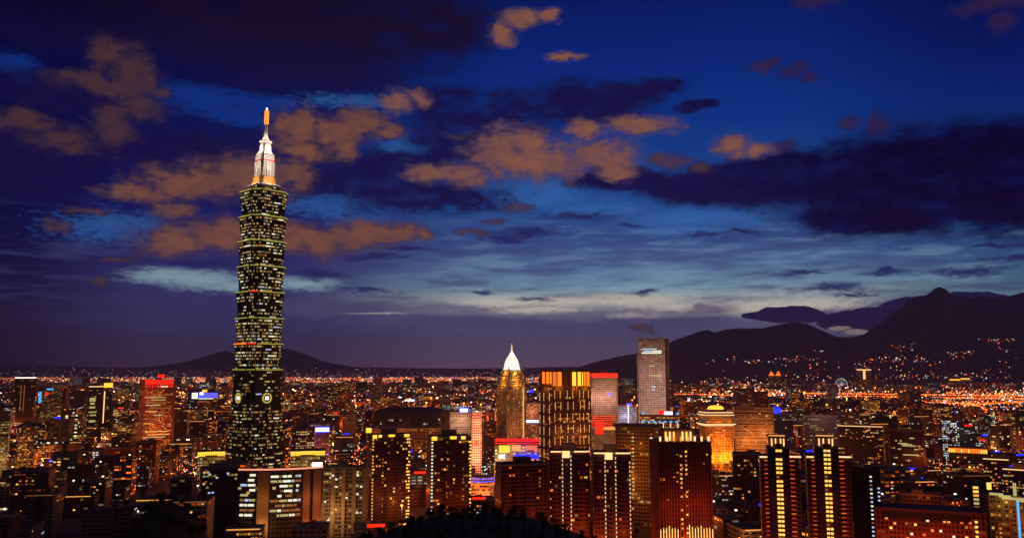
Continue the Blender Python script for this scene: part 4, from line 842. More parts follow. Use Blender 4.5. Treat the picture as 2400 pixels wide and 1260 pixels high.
# foreground right: gridded orange block, pavilion behind, green-gold edge tower
o, W, Dp, H = site('office_building', 'orange gridded office with a recessed black roof at the bottom right', 'office building', 2048, 2302, 1192, 620, 3, .35, phrase='orange gridded office')
z = lambda y: at(2175, y, 620).z
body(o, W, Dp, H, (.34, .13, .06), (2.6, 3.3), (.35, .05, .35, .5), ribs=(26, .7, .8), rib_t=(.42, .16, .07))
m = MB((.42, .16, .07))
for k in range(8): m.box(-W / 2, W / 2, -Dp / 2 - .6, -Dp / 2 - .01, H - 8.2 - k * 3.3, H - 7.3 - k * 3.3)
m.build('spandrels', 'facade', o)
m = MB(); m.box(-W * .44, W * .36, -Dp / 2 - .9, Dp / 2 - 2, H - 5.5, H + 1.0); m.build('roof_recess', 'dark', o); parapet(o, W, Dp, H, 1.4, .8, 'brown', 1.0)
wins(o, [(W * .42, H - 5 - j * 3.3, 'w_gold') for j in range(4)] + [(R.randrange(-11, 10) * W / 26 + W / 52, H - 6 - R.randrange(6) * 3.3, R.choice(('w_gold', 'w_warm', 'w_orange', 'w_white'))) for _ in range(20)], -Dp / 2 - .7, 1.7, 1.5)
for k in range(5): lamp(o, -W * .42 + W * .21 * k, -Dp / 2 - 16, H - 22, 3300, (255, 90, 25), 1.5)
o, W, Dp, H, z = block('pavilion', 'brown stepped pavilion with faint gold windows behind the orange gridded office', 'pavilion', 2106, 2206, 1156, 760, 0, .5, (.28, .14, .07), (3, 3.4), (.2, .3, .3, .4), nwin=10, wm=('w_dim', 'w_warm', 'w_gold'))
lamp(o, 0, -Dp / 2 - 14, H + 3, 4000, (255, 110, 40), 1.5)
o, W, Dp, H = site('office_tower', 'tower with a green gold lit roof and a blue light stripe at the right edge', 'tower', 2318, 2440, 1158, 640, 0, .5, phrase='blue striped edge tower')
z = lambda y: at(2380, y, 640).z
body(o, W, Dp, H, (.3, .16, .07), (2.4, 3.2), (.66, .45, .3, .45), ribs=(8, .8, .7), rib_t=(.4, .2, .08))
bar('light_stripe', o, W * .04, -Dp / 2 - 1.1, z(1215), 1.6, .8, z(1168) - z(1262), 'l_cyan')
for (x, w, y) in ((-.36, 9, 1156), (-.05, 14, 1164), (-.2, 8, 1160), (.3, 10, 1150), (.1, 6, 1168)): bar('roof_light', o, x * W, -Dp / 2 - .6, z(y), w, 1.2, 1.6, 'w_pale')
bar('roof_pylon', o, 0, -Dp / 2 + 2, z(1148), 2.2, 2.2, 12, 'w_pale'); bar('corner_lamp', o, -W * .49, -Dp / 2 - 1, z(1138), 3, 1, 5, 'w_gold')
lamp(o, -W * .2, -Dp / 2 - 10, H - 4, 2500, (230, 210, 90), 1); lamp(o, W * .1, -Dp / 2 - 14, H - 20, 3500, (255, 130, 40), 1)
o, W, Dp, H, z = block('apartment_tower', 'narrow black tower with a stack of yellow lit rooms left of the blue striped tower', 'apartment tower', 2272, 2300, 1134, 720, 0, 1.2, (.04, .035, .03), (3, 3), (.1, 0, .3, .3), para='dark')
wins(o, [(0, H - 2 - j * 3.2, mt) for j, mt in enumerate(('w_gold', 'w_gold', 'w_warm', 'w_pale', 'w_pale', 'w_dim', 'w_pale'))], -Dp / 2 - .2, 4, 1.9)
# far right: T shaped lit tower, horned twins, ferris wheel
o, W, Dp, H, z = block('far_tower', 'distant tower marked by a bright white T of light', 'tower', 2008, 2042, 866, 6200, 0, .7, (.25, .2, .18), (4, 4), (.3, .1, .4, .3), house=False)
bar('light_stem', o, 0, -Dp / 2 - 2, z(887), 15, 2, z(868) - z(908), 'l_warm'); bar('light_crossbar', o, 0, -Dp / 2 - 2.5, z(866), W * .95, 2, 8, 'l_warm')
for q, lb in ((1808, 'left of the distant twin towers with glowing orange peaks'), (1824, 'right of the distant twin towers with glowing orange peaks')):
    o, W, Dp, H, z = block('far_tower', lb, 'tower', q - 7, q + 7, 880, 6000, 0, .8, (.25, .17, .12), (4, 4), (.3, .3, .3, .4), house=False)
    m = MB(); m.loft([(-W / 2, -Dp / 2), (W / 2, -Dp / 2), (W / 2, Dp / 2), (-W / 2, Dp / 2)], H + 1.2, [(-1, -1), (1, -1), (1, 1), (-1, 1)], z(869)); m.build('peaked_roof', 'l_orange', o)
for i, (q, w, yt) in enumerate(((2238, 14, 890), (2262, 12, 888), (2308, 18, 900))):
    o, W, Dp, H, z = block('far_tower', ('distant tower with a curved orange crown, left of a pair', 'distant tower with a curved orange crown, right of a pair', 'distant pale twin shaft tower near the right edge')[i], 'tower', q - w, q + w, yt, 6000, 0, .6, (.2, .14, .12), (4, 4), (.3, .3, .3, .4), house=False)
    if i < 2: bar('crown_light', o, 0, -Dp / 2 - 2, H + 3, W * .9, 3, 9, 'l_gold')
def wheel():
    Y = 6400; c = at(1972, 900, Y); r = 13.5 * Y / F_PX
    o = empty('ferris_wheel', (c.x, Y, 0)); tag(o, 'distant ferris wheel glowing green and blue on the plain', 'ferris wheel')
    zc_ = c.z
    for i in range(24):
        a, b_ = i / 24 * 6.2832, (i + 1) / 24 * 6.2832
        m = MB(); m.tube((math.cos(a) * r, 0, zc_ + math.sin(a) * r), (math.cos(b_) * r, 0, zc_ + math.sin(b_) * r), 3.2, 5)
        if i == 0: rim = []
        m.build('rim_segment', ('l_cyan', 'w_pale', 'l_green', 'w_pale', 'l_green')[i % 5] if i < 14 else 'l_violet', o)
    for i in range(12):
        a = i / 12 * 6.2832; m = MB(); m.tube((0, 0, zc_), (math.cos(a) * r, 0, zc_ + math.sin(a) * r), 1.3, 4); m.build('spoke', 'l_cyan' if i % 3 else 'l_orange', o)
    for s in (-1, 1):
        m = MB(); m.tube((s * r * .6, 0, 0), (0, 0, zc_), 2.2, 5); m.build('support_leg', 'w_cool', o)
wheel()
# ------------------------------------------------------------------ hills in front, trees
from mathutils.bvhtree import BVHTree
def hillz(x, y):
    c = interp([(-200, 60), (-60, 140), (0, 144), (60, 128), (110, 114), (160, 108), (205, 114.0), (225, 113.6), (260, 100), (330, 68), (420, 30), (520, -2)], y)
    d = abs(x - interp([(0, 0), (200, -7.5), (500, -20)], y))
    return c - (0.0085 * d * d if d < 34 else 0.0085 * 34 * 34 + (d - 34) * 0.62) + mn.fractal(Vector((x * .03, y * .03, 0)), 1, 2, 4) * 1.2
def grid_terrain(name, f, x0, x1, y0, y1, st, mat):
    nx, ny = int((x1 - x0) / st), int((y1 - y0) / st)
    vs = [(x0 + i * st, y0 + j * st, max(-2, f(x0 + i * st, y0 + j * st))) for j in range(ny + 1) for i in range(nx + 1)]
    fs = [(j * (nx + 1) + i, j * (nx + 1) + i + 1, (j + 1) * (nx + 1) + i + 1, (j + 1) * (nx + 1) + i) for j in range(ny) for i in range(nx)]
    return terrain(name, vs, fs, mat)
grid_terrain('hill', hillz, -230, 220, -200, 520, 6, fm)
mx, my = at(402, 865, 560).x, 560.0
def moundz(x, y): return 66 * math.exp(-(((x - mx) / 34) ** 2) ** 1.1 - (((y - my) / 55) ** 2)) - 1.5 + mn.fractal(Vector((x * .03, y * .03, 5)), 1, 2, 4) * 1.0
grid_terrain('wooded_mound', moundz, mx - 110, mx + 110, my - 150, my + 150, 6, fm)
lm, g, b = newmat('leaves')
t = g.n('ShaderNodeObjectInfo'); n1 = g.noise(g.n('ShaderNodeTexCoord').outputs['Object'], 0.8, 2.0, 0.5)
g.link(g.mix(n1, (0.02, 0.035, 0.012, 1), (0.07, 0.095, 0.035, 1)), b.inputs['Base Color']); b.inputs['Roughness'].default_value = 0.8
M['leaf'] = lm
def tree_protos(n=4):
    out = []
    for i in range(n):
        r = random.Random(i + 3); m = MB(); h = 4.4 + r.random() * 1.6
        m.lathe([(.28, 0), (.2, h * .35), (.12, h * .7)], 7)
        for k in range(5):
            a = k * 1.26 + r.random(); m.tube((0, 0, h * (.3 + .08 * k)), (math.cos(a) * 1.5, math.sin(a) * 1.5, h * (.55 + .08 * k)), .07, 4)
        trunk = m.mesh('trunk', 'bark')
        m = MB(); cl = [(r.uniform(-1.5, 1.5), r.uniform(-1.5, 1.5), h * r.uniform(.55, 1.0), r.uniform(.8, 1.35)) for _ in range(9)]
        for (cx, cy, cz, cr) in cl:
            for _ in range(62):
                d = Vector((r.gauss(0, 1), r.gauss(0, 1), r.gauss(0, .8))).normalized() * cr * r.uniform(.55, 1.08)
                p = Vector((cx, cy, cz)) + d; u = Vector((r.gauss(0, 1), r.gauss(0, 1), r.gauss(0, 1))).normalized(); w = u.orthogonal().normalized(); s = r.uniform(.16, .34)
                m.face([p - u * s, p - w * s * .6, p + u * s, p + w * s * .6])
        out.append((trunk, m.mesh('crown', 'leaf'), h))
    return out
PROTO = tree_protos()
def tree(x, y, z, s, label, group):
    tr, cr, h = R.choice(PROTO)
    o = empty('tree', (x, y, z - .3), R.random() * 6.28); tag(o, label, 'tree', group)
    for nm, me in (('trunk', tr), ('crown', cr)):
        q = bpy.data.objects.new(nm, me); C.objects.link(q); q.parent = o; q.scale = (s, s, s)
    return o
for j in range(9):
    for i in range(17):
        x = -7.5 + (i - 8) * 3.6 + R.uniform(-1.1, 1.1); y = 190 + j * 5.0 + R.uniform(-2, 2)
        if abs(i - 8) > 4 and j > 6: continue
        tree(x, y, hillz(x, y), R.uniform(.34, .5), 'black silhouetted tree on the rounded hilltop at the bottom centre', 'trees on the foreground hilltop')
for _ in range(90):
    x, y = mx + R.gauss(0, 26), my - R.uniform(-15, 60)
    tree(x, y, moundz(x, y), R.uniform(.8, 1.3), 'dark tree on the unlit wooded mound at the lower left', 'trees on the lower left mound')
# ------------------------------------------------------------------ ordinary blocks, street lamps and small lights of the city
def pxy(x, Y, z):
    dz, dy = z - CAM_H, Y; u = dy * cp + dz * sp; v = -dy * sp + dz * cp
    return 1200 + F_PX * x / u, 630 - F_PX * v / u
sky_line = [1300.0] * 2600
def occl(x0, x1, yt):
    for k in range(max(0, int(x0) + 100), min(2600, int(x1) + 101)):
        if yt < sky_line[k]: sky_line[k] = yt
def seen(x0, x1, yt, m=3):
    a, c = max(0, int(x0) + 100), min(2600, int(x1) + 101)
    if c <= a: return 0
    return sum(1 for k in range(a, c) if yt < sky_line[k] - m) / max(1, c - a)
items = [(max(1, d), 'span', (x0, x1, yt)) for d, x0, x1, yt in SPAN]
for px in range(860, 1350, 10):       # the wooded hilltop
    x = (px - 1200) / F_PX * 215; items.append((205, 'span', (px, px + 10, pxy(x, 215, hillz(x, 215) + 4)[1])))
for px in range(330, 480, 10):
    x = (px - 1200) / F_PX * 560; items.append((540, 'span', (px, px + 10, pxy(x, 560, moundz(x, 560) + 5)[1])))
GA = math.radians(9)
def clear(x, y, r):
    for (fx, fy, fr) in FOOT:
        if (x - fx) ** 2 + (y - fy) ** 2 < (fr + r) ** 2: return False
    if y < 700 and (x - mx) ** 2 + (y - my) ** 2 < 90 ** 2: return False
    return not (y < 540 and abs(x) < 240)
KIND = [('brown', (.22, .12, .07)), ('tan', (.32, .22, .13)), ('grey', (.2, .18, .17)), ('maroon', (.18, .07, .045)), ('cream', (.42, .34, .25)), ('dark', (.07, .055, .05)), ('olive', (.2, .17, .09)), ('russet', (.3, .13, .06))]
def district(x, y): return mn.noise(Vector((x * .0016, y * .0016, 7.7)))
cells_ = []
st = 50.0
for j in range(8, 62):
    for i in range(-60, 61):
        gx, gy = i * st, j * st + (i % 2) * 6
        x = gx * math.cos(GA) - gy * math.sin(GA); y = gx * math.sin(GA) + gy * math.cos(GA)
        if y < 520 or y > 2500 or abs(x) > y * .66 + 40: continue
        if i % 10 == 5 or j % 12 == 6: continue              # the wider streets
        w, d = R.uniform(20, 38), R.uniform(16, 34)
        px = pxy(x, y, 0)[0]
        h = R.choice((15, 18, 21, 25, 28, 34, 40)) + R.uniform(0, 4)
        if R.random() < .09: h = R.uniform(46, 72)
        if y < 820: h = min(h, 26 if px > 1250 else 44)
        if 950 < y < 1090 and 500 < px < 720: h = min(h, 18)
        if 1600 < y < 2300 and 860 < px < 1060: h = min(h, 16)
        if not clear(x, y, max(w, d) * .55): continue
        if y < 850 and 840 < px < 1420: h = min(h, 18)
        for (sd_, sx0, sx1, syt) in SPAN:                 # stay low in front of the landmarks
            if y < sd_ < 2400 and sx0 - 12 < px < sx1 + 12:
                lim = syt + .8 * (pxy(0, sd_, 0)[1] - syt)
                while h > 6 and pxy(x, y - d / 2, h)[1] < min(lim, 1246): h -= 1.5
        if h < 7.5: continue
        cells_.append((x, y, w, d, h))
for c in cells_:
    x, y, w, d, h = c; a = pxy(x - w * .55, y - d / 2, h); e = pxy(x + w * .55, y - d / 2, h)
    items.append((y - d / 2, 'block', (c, a[0], e[0], a[1])))
# street lamps along the wide streets
for j in range(8, 60):
    for i in range(-60, 61):
        if not (i % 5 == 0 or j % 6 == 0): continue
        for k in range(2):
            gx, gy = (i + .5 + .5 * k * (j % 6 == 0)) * st, (j + .5 + .5 * k * (i % 5 == 0)) * st + 6
            x = gx * math.cos(GA) - gy * math.sin(GA); y = gx * math.sin(GA) + gy * math.cos(GA)
            if y < 560 or y > 2600 or abs(x) > y * .64: continue
            if not clear(x, y, -8): continue
            a = pxy(x, y, 9); items.append((y, 'lamp', (x, y, a[0], a[1])))
# small lights: signs, rooftop lamps, shop fronts
LC = [((255, 128, 56), 30), ((255, 98, 38), 12), ((255, 172, 96), 22), ((255, 225, 190), 15), ((225, 230, 255), 5), ((255, 26, 12), 6), ((50, 60, 255), 2.2), ((90, 190, 235), 1.6), ((180, 200, 110), 1.6)]
LCc, LCw = [c for c, _ in LC], [w for _, w in LC]
def add_light(x, y, z, s, col=None, k=None):
    a = pxy(x, y, z); items.append((y, 'dot', (x, y, z, s, col or R.choices(LCc, LCw)[0], k if k is not None else R.choice((.6, 1.0, 1.6, 3.0, 6.0)), a[0], a[1])))
for _ in range(60000):
    px = R.uniform(-40, 2440); yg = 877 + 250 * R.random() ** 1.25
    if px > 1580: yg = 903 + 240 * R.random() ** 1.2
    if px < 1580 and R.random() < .18: yg = R.uniform(884.5, 900)
    Y = CAM_H * F_PX / (yg - 865)
    if Y > 14500: continue
    x = (px - 1200) / F_PX * Y
    dd = district(x * min(1, 4000 / Y), Y * min(1, 4000 / Y))
    if R.random() > .5 + dd * 1.9: continue
    if Y < 1150 and R.random() < .7: continue
    if not clear(x, Y, 4): continue
    add_light(x, Y, R.uniform(3, 26), R.choice((.26, .34, .44, .62)))
def street(p, q, n, z=14, jit=6, cols=((255, 96, 30), (255, 130, 50), (255, 70, 24)), k=(2.0, 5.0), s=.55):
    (xa, ya), (xb, yb) = p, q
    for i in range(n):
        u = (i + R.random() * .6) / n; px, yy = xa + (xb - xa) * u, ya + (yb - ya) * u
        Y = (CAM_H - z) * F_PX / (yy - 865); x = (px - 1200) / F_PX * Y
        add_light(x + R.uniform(-jit, jit), Y, z + R.uniform(-1, 1), s, R.choice(cols), R.uniform(*k))
for (p, q, n) in (((800, 886), (1110, 885.5), 110), ((840, 889), (1010, 887), 70), ((1000, 892), (1100, 890), 40), ((700, 893), (830, 895), 46), ((10, 886), (140, 885), 40), ((600, 886), (830, 885), 50), ((860, 898), (1100, 903), 60),
                  ((1580, 913), (1760, 911), 90), ((1740, 918), (2400, 926), 330), ((1950, 926), (2400, 933), 200), ((1580, 922), (1800, 925), 80), ((1100, 896), (1170, 894), 24), ((1380, 903), (1500, 899), 50),
                  ((1990, 934), (2260, 944), 90), ((2262, 938), (2242, 975), 70), ((2242, 940), (2272, 972), 50), ((2262, 946), (2400, 938), 110), ((2278, 948), (2330, 972), 46), ((2180, 975), (2330, 960), 70), ((2130, 990), (2190, 972), 60),
                  ((1104, 1168), (1160, 1150), 14), ((1100, 1176), (1150, 1182), 12), ((590, 1215), (640, 1205), 8), ((80, 1070), (190, 1084), 40), ((60, 1085), (150, 1092), 30), ((250, 1040), (330, 1046), 20), ((1700, 1090), (1730, 1120), 10), ((120, 1075), (190, 1080), 24), ((640, 1075), (700, 1090), 12), ((770, 1076), (850, 1080), 34), ((860, 1040), (800, 1075), 24), ((1180, 1008), (1260, 1004), 20), ((1380, 1040), (1440, 1012), 20)): street(p, q, n)
street((2248, 942), (2400, 941), 60, cols=((255, 30, 12),), k=(1, 2)); street((935, 936), (975, 936), 46, z=18, cols=((235, 240, 255),), k=(2.5, 5), s=.7); street((938, 928), (946, 934), 8, z=25, cols=((235, 240, 255),), k=(3, 5), s=.7)
street((1750, 905), (1860, 908), 50, cols=((255, 110, 50), (255, 200, 150))); street((2110, 902), (2170, 906), 18, cols=((150, 200, 255), (220, 235, 255)), k=(1, 2.5)); street((2172, 951), (2195, 952), 12, cols=((120, 130, 255), (235, 235, 255)), k=(3, 5), s=.8)
street((1950, 998), (2070, 1002), 26, cols=((255, 160, 110),)); street((1580, 965), (1640, 960), 20); street((60, 945), (160, 930), 40, cols=((255, 200, 150), (200, 220, 255)))
items.sort(key=lambda q: q[0])
ind, rest, lamps, dots = [], [], [], []
for d, kind, q in items:
    if kind == 'span': occl(*q)
    elif kind == 'block':
        c, x0, x1, yt = q
        v = seen(x0, x1, yt) if -10 < x1 and x0 < 2410 else 0
        if v > .12 and yt < 1256: ind.append((v * (x1 - x0) * (min(1260, pxy(0, c[1], 0)[1]) - yt), c, x0, x1, yt))
        elif x1 > -90 and x0 < 2490 and c[1] < 2500: rest.append(c)
        occl(x0, x1, yt)
    elif kind == 'lamp':
        x, y, a, e = q
        if -5 < a < 2405 and e < 1258 and seen(a - 1, a + 1, e, 1) > 0: lamps.append(q)
    else:
        if -5 < q[6] < 2405 and seen(q[6] - 1, q[6] + 1, q[7], 0) > 0: dots.append(q)
ind.sort(key=lambda q: -q[0]); NI = 238
rest += [q[1] for q in ind[NI:]]; ind = ind[:NI]
def style(x, y):
    r = random.Random(int(x * 13 + y * 7)); near = y < 1000
    dens = r.choice((.02, .04, .08, .12, .2)) if near else r.choice((.1, .18, .28, .4))
    return (r.random(), dens, r.choice((.05, .15, .25, .3, .4, .6, .85)), r.choice((.2, .35, .6, .9, 1.3)) * (.75 if near else 1))
def shape(m, w, d, h, b, t, ox=0, oy=0, rz=0.0, kindn=0):
    c_, s_ = math.cos(rz), math.sin(rz)
    def P(q): return [(ox + x * c_ - y * s_, oy + x * s_ + y * c_) for x, y in q]
    w, d = w / 2, d / 2
    if kindn == 1: q = [(-w, -d), (w * .2, -d), (w * .2, -d * .3), (w, -d * .3), (w, d), (-w, d)]
    elif kindn == 2: q = [(-w, -d), (-w * .3, -d), (-w * .3, -d * .55), (w * .3, -d * .55), (w * .3, -d), (w, -d), (w, d), (-w, d)]
    else: q = [(-w, -d), (w, -d), (w, d), (-w, d)]
    q = P(q); m.loft(q, 0, q, h, ((2.9, 3.2), (4.4, 3.2), (2.2, 3.2), (6.5, 3.6))[int(b[0] * 97) % 4], b, t)
# wording: what each block looks like and which landmark it stands beside
plan_ = []
for sc_, (x, y, w, d, h), x0, x1, yt in ind:
    pc = (x0 + x1) / 2; r = random.Random(int(x * 31 + y * 17)); ki = r.randrange(len(KIND)); sh = r.randrange(3)
    near = min(MARKS, key=lambda q: abs(q[0] - pc) + abs(math.log(q[1] / y)) * 260)
    rel = ('behind' if y > near[1] * 1.06 else 'in front of') if abs(near[0] - pc) < 45 else ('left of' if pc < near[0] else 'right of')
    if rel in ('left of', 'right of'): rel = ('far ' if abs(near[0] - pc) > 170 else '') + rel
    if y > near[1] * 1.5 and rel in ('left of', 'right of'): rel = 'behind, ' + rel
    tall = 'tall' if h > 44 else ('midrise' if h > 26 else 'low')
    feat = r.choice(('', '', '', '', 'with amber roof strip', 'with white roof lamp', 'with lit roof edge', 'with amber roof strip', 'with white roof lamp', r.choice(('with red roof sign', 'with blue roof sign'))))
    plan_.append([x, y, w, d, h, pc, ki, sh, '%s %s block' % (tall, KIND[ki][0]), feat, '%s the %s' % (rel, near[2])])
from collections import defaultdict
gp = defaultdict(list)
for p_ in plan_: gp[(p_[8], p_[9], p_[10])].append(p_)
ORD = ['leftmost'] + ['%s-from-left' % q for q in ('second', 'third', 'fourth', 'fifth', 'sixth', 'seventh', 'eighth')]
def put_block(p_, label):
    x, y, w, d, h, pc, ki, sh, _, feat, _2 = p_
    m = MB(KIND[ki][1]); b = style(x, y); shape(m, w, d, h, b, KIND[ki][1], kindn=sh)
    if y < 1300:                                       # floor bands and window bays in relief
        for k in range(1, int(h / 3.2)):
            if sh == 0: m.box(-w / 2, w / 2, -d / 2 - .35, -d / 2 - .004, k * 3.2 - .25, k * 3.2 + .35, t=[min(.6, c * 1.15) for c in KIND[ki][1]])
    o = m.build('apartment_block' if h < 40 else 'tower_block', 'facade'); o.location = (x, y, 0); o.rotation_euler = (0, 0, GA + R.choice((0, 0, math.pi / 2 * 0, .05, -.05)))
    tag(o, label, 'building', 'ordinary city blocks')
    roofbox(o, R.uniform(-.15, .15) * w, d * .15, R.uniform(4, 7), R.uniform(4, 6), h, R.uniform(2.4, 3.6), R.choice(('concrete', 'brown')))
    if y < 1500:
        t_ = MB(); t_.lathe([(1.1, h), (1.1, h + 2.0), (.7, h + 2.3)], 10, R.uniform(-.3, -.2) * w, d * .2); t_.build('water_tank', 'steel', o)
        if sh == 0: parapet(o, w, d, h, .9, .4, 'concrete')
    f = feat.split()[-2:] if feat else None
    if feat == 'with red roof sign': bar('roof_sign', o, 0, -d / 2 + 1, h + 1.9, w * .4, .6, 2.6, 'l_red')
    elif feat == 'with blue roof sign': bar('roof_sign', o, 0, -d / 2 + 1, h + 1.9, w * .32, .6, 2.2, 'l_blue')
    elif feat == 'with amber roof strip': bar('roof_strip', o, 0, -d / 2 - .7, h + .2, w * .9, .4, .8, 'w_warm')
    elif feat == 'with white roof lamp': bar('roof_lamp', o, w * .2, 0, h + 4.5, 1.6, 1.6, 1.2, 'l_white')
    elif feat == 'with lit roof edge': bar('roof_edge', o, 0, -d / 2 - .7, h + .3, w * .96, .4, .5, 'w_dim')
    nw = 7 if y < 950 else (4 if y < 1400 else 0)
    if sh == 0 and nw:
        sset = {(R.randrange(1, int(w / 2.9)), R.randrange(2, int(h / 3.2))) for _ in range(nw)}
        wins(o, [(-w / 2 + i * 2.9, j * 3.2 + 1.8, R.choice(('w_gold', 'w_warm', 'w_dim', 'w_orange', 'w_pale', 'w_white'))) for i, j in sorted(sset)], -d / 2 - .2, 1.8, 1.3)
for (k1, k2, k3), l in sorted(gp.items()):
    l.sort(key=lambda q: q[5])
    for n_, p_ in enumerate(l):
        lab = ' '.join(q for q in (k1, k2, k3) if q)
        if len(l) > 1: lab = ' '.join(q for q in (('leftmost' if n_ == 0 else 'rightmost') if len(l) == 2 else (ORD[n_] if n_ < len(l) - 1 else 'rightmost'), k1, k2, k3) if q)
        if len(lab.split()) > 16: lab = lab.replace(' behind, ', ' ')
        if len(lab.split()) > 16: print('LONG', lab)
        put_block(p_, lab)
print('individual blocks', len(ind), 'rest', len(rest), 'lamps', len(lamps), 'dots', len(dots))
# the rest of the city, too many and too small to tell apart
m = MB()
for (x, y, w, d, h) in rest:
    k = int(abs(x * 7 + y * 3)) % len(KIND); shape(m, w, d, h, style(x, y), KIND[k][1], x, y, GA)
Y = 2500.0
while Y < 8200:
    sx = 46 + Y * .012; nx = int(Y * 1.36 / sx)
    for i in range(nx):
        x = -Y * .68 + i * sx + R.uniform(-8, 8); y = Y + R.uniform(-14, 14)
        if x > 0 and y > 7000 and x / y > .2: continue
        if not clear(x, y, 14): continue
        if R.random() < .12: continue
        h = R.choice((12, 15, 18, 22, 28)) + R.uniform(0, 8)
        if R.random() < .05: h = R.uniform(45, 85)
        ppx, ppy = pxy(x, y, 0)[:2]
        if ppx > 1560 and 4100 < y < 5300: h = min(h, 12)
        if 2210 < ppx < 2420 and 2500 < y < 4200: h = min(h, 10)
        b = list(style(x, y)); b[1] *= max(0, min(1.4, .8 + 1.6 * district(x, y))); b[3] *= .9
        shape(m, sx * R.uniform(.45, .7), R.uniform(16, 34), h, tuple(b), KIND[int(abs(x * 7 + y * 3)) % len(KIND)][1], x, y, GA + R.choice((0, .4, -.3)))
    Y += sx * 1.12
tag(m.build('city_blocks', 'facade'), 'dense far off carpet of small lit blocks covering the plain', 'buildings', kind='stuff')
# small lights as one mass
em, g, b = newmat('small_light')
a_ = g.n('ShaderNodeAttribute'); a_.attribute_name = 'tint'; b_ = g.n('ShaderNodeAttribute'); b_.attribute_name = 'bld'
sx_ = g.n('ShaderNodeSeparateColor'); g.link(b_.outputs['Color'], sx_.inputs[0])
g.link(a_.outputs['Color'], b.inputs['Emission Color']); g.link(sx_.outputs[0], b.inputs['Emission Strength']); b.inputs['Base Color'].default_value = (.1, .1, .1, 1)
em.cycles.emission_sampling = 'NONE'; M['dot'] = em
def octa(m, x, y, z, r, col, k, sx=1.0):
    v = [(x + r * sx, y, z), (x, y + r, z), (x - r * sx, y, z), (x, y - r, z), (x, y, z + r), (x, y, z - r)]
    for (a, c, e) in ((0, 1, 4), (1, 2, 4), (2, 3, 4), (3, 0, 4), (1, 0, 5), (2, 1, 5), (3, 2, 5), (0, 3, 5)): m.face([v[a], v[c], v[e]], [(0, 0)] * 3, (k, 0, 0, 0), lin(*col)[:3])
m = MB()
for (x, y, z, s, col, k, a, e) in dots: octa(m, x, y, z, max(.5, s * y / 840.0), col, k * (.8 if y < 2200 else 1.1 if y < 6500 else .5), R.choice((1, 1, 1.6)))
tag(m.build('city_lights', 'dot'), 'countless small orange, white and red lamps scattered over the city plain', 'lights', kind='stuff')
# lights up the mountainside
bv = BVHTree.FromPolygons([v.co[:] for v in mt_right.data.vertices], [p.vertices[:] for p in mt_right.data.polygons])
m = MB()
for (cx, cy, rx, ry, n) in ((1765, 846, 24, 4, 12), (1850, 842, 44, 10, 26), (1925, 822, 14, 3, 7), (1900, 858, 30, 10, 8), (2020, 856, 30, 12, 14), (2100, 842, 50, 8, 34), (2120, 810, 24, 8, 18), (2160, 842, 26, 10, 18), (2235, 832, 26, 10, 18), (2260, 828, 30, 6, 10),
                            (2330, 798, 24, 6, 18), (2365, 795, 10, 4, 6), (2350, 818, 16, 6, 6), (2200, 880, 60, 8, 30), (2100, 885, 60, 10, 24), (1700, 850, 60, 14, 8), (2290, 880, 70, 10, 26), (1880, 885, 60, 10, 26), (1700, 893, 110, 7, 60), (2000, 896, 40, 6, 16), (2050, 860, 260, 26, 60)):
    for _ in range(n):
        px, py = R.gauss(cx, rx * .6), R.gauss(cy, ry * .6); dv = ray(px, py).normalized()
        hit = bv.ray_cast(Vector((0, 0, CAM_H)), dv)
        if hit[0] is None: continue
        q = hit[0] - dv * 20; octa(m, q.x, q.y, q.z + 4, q.y / 840 * R.choice((.4, .5, .65)), R.choice(((255, 120, 50), (255, 190, 140), (230, 220, 220), (255, 100, 40))), R.choice((.25, .5, 1.0, 2.2)), 1.3)
for _ in range(1100):                                   # foot of the left hills
    px, py = R.uniform(0, 1450), 884 - abs(R.gauss(0, 10)); Y = 13500; q = at(px, py, Y)
    octa(m, q.x, q.y, q.z, Y / 840 * .42, R.choice(((255, 120, 60), (220, 190, 190), (150, 140, 190))), R.choice((.12, .3, .6, 1.3)), 1)
tag(m.build('hillside_lights', 'dot'), 'sparse strings of house lights climbing the dark mountain slopes', 'lights', kind='stuff')
# street lamps: a pole, an arm and a glowing head each; the added masts below do the lighting
pole = MB(); pole.lathe([(.16, 0), (.1, 9)], 6); pole.tube((0, 0, 8.9), (0, -1.8, 9.3), .07, 4); pole_me = pole.mesh('pole', 'steel')
hd_ = MB(); hd_.lathe([(.3, -.35), (.75, -.1), (.75, .2), (.3, .5)], 8); head_me = hd_.mesh('lamp_head', 'lamp')
lamps.sort(key=lambda q: q[1]); lamps = lamps[:300]
for n_, (x, y, a, e) in enumerate(lamps):
    o = empty('street_lamp', (x, y, 0), 0); tag(o, 'small sodium street lamp glowing orange between the city blocks', 'street lamp', 'street lamps between the city blocks')
    q = bpy.data.objects.new('pole', pole_me); C.objects.link(q); q.parent = o
    q = bpy.data.objects.new('lamp_head', head_me); C.objects.link(q); q.parent = o; q.location = (0, -1.8, 9.3)
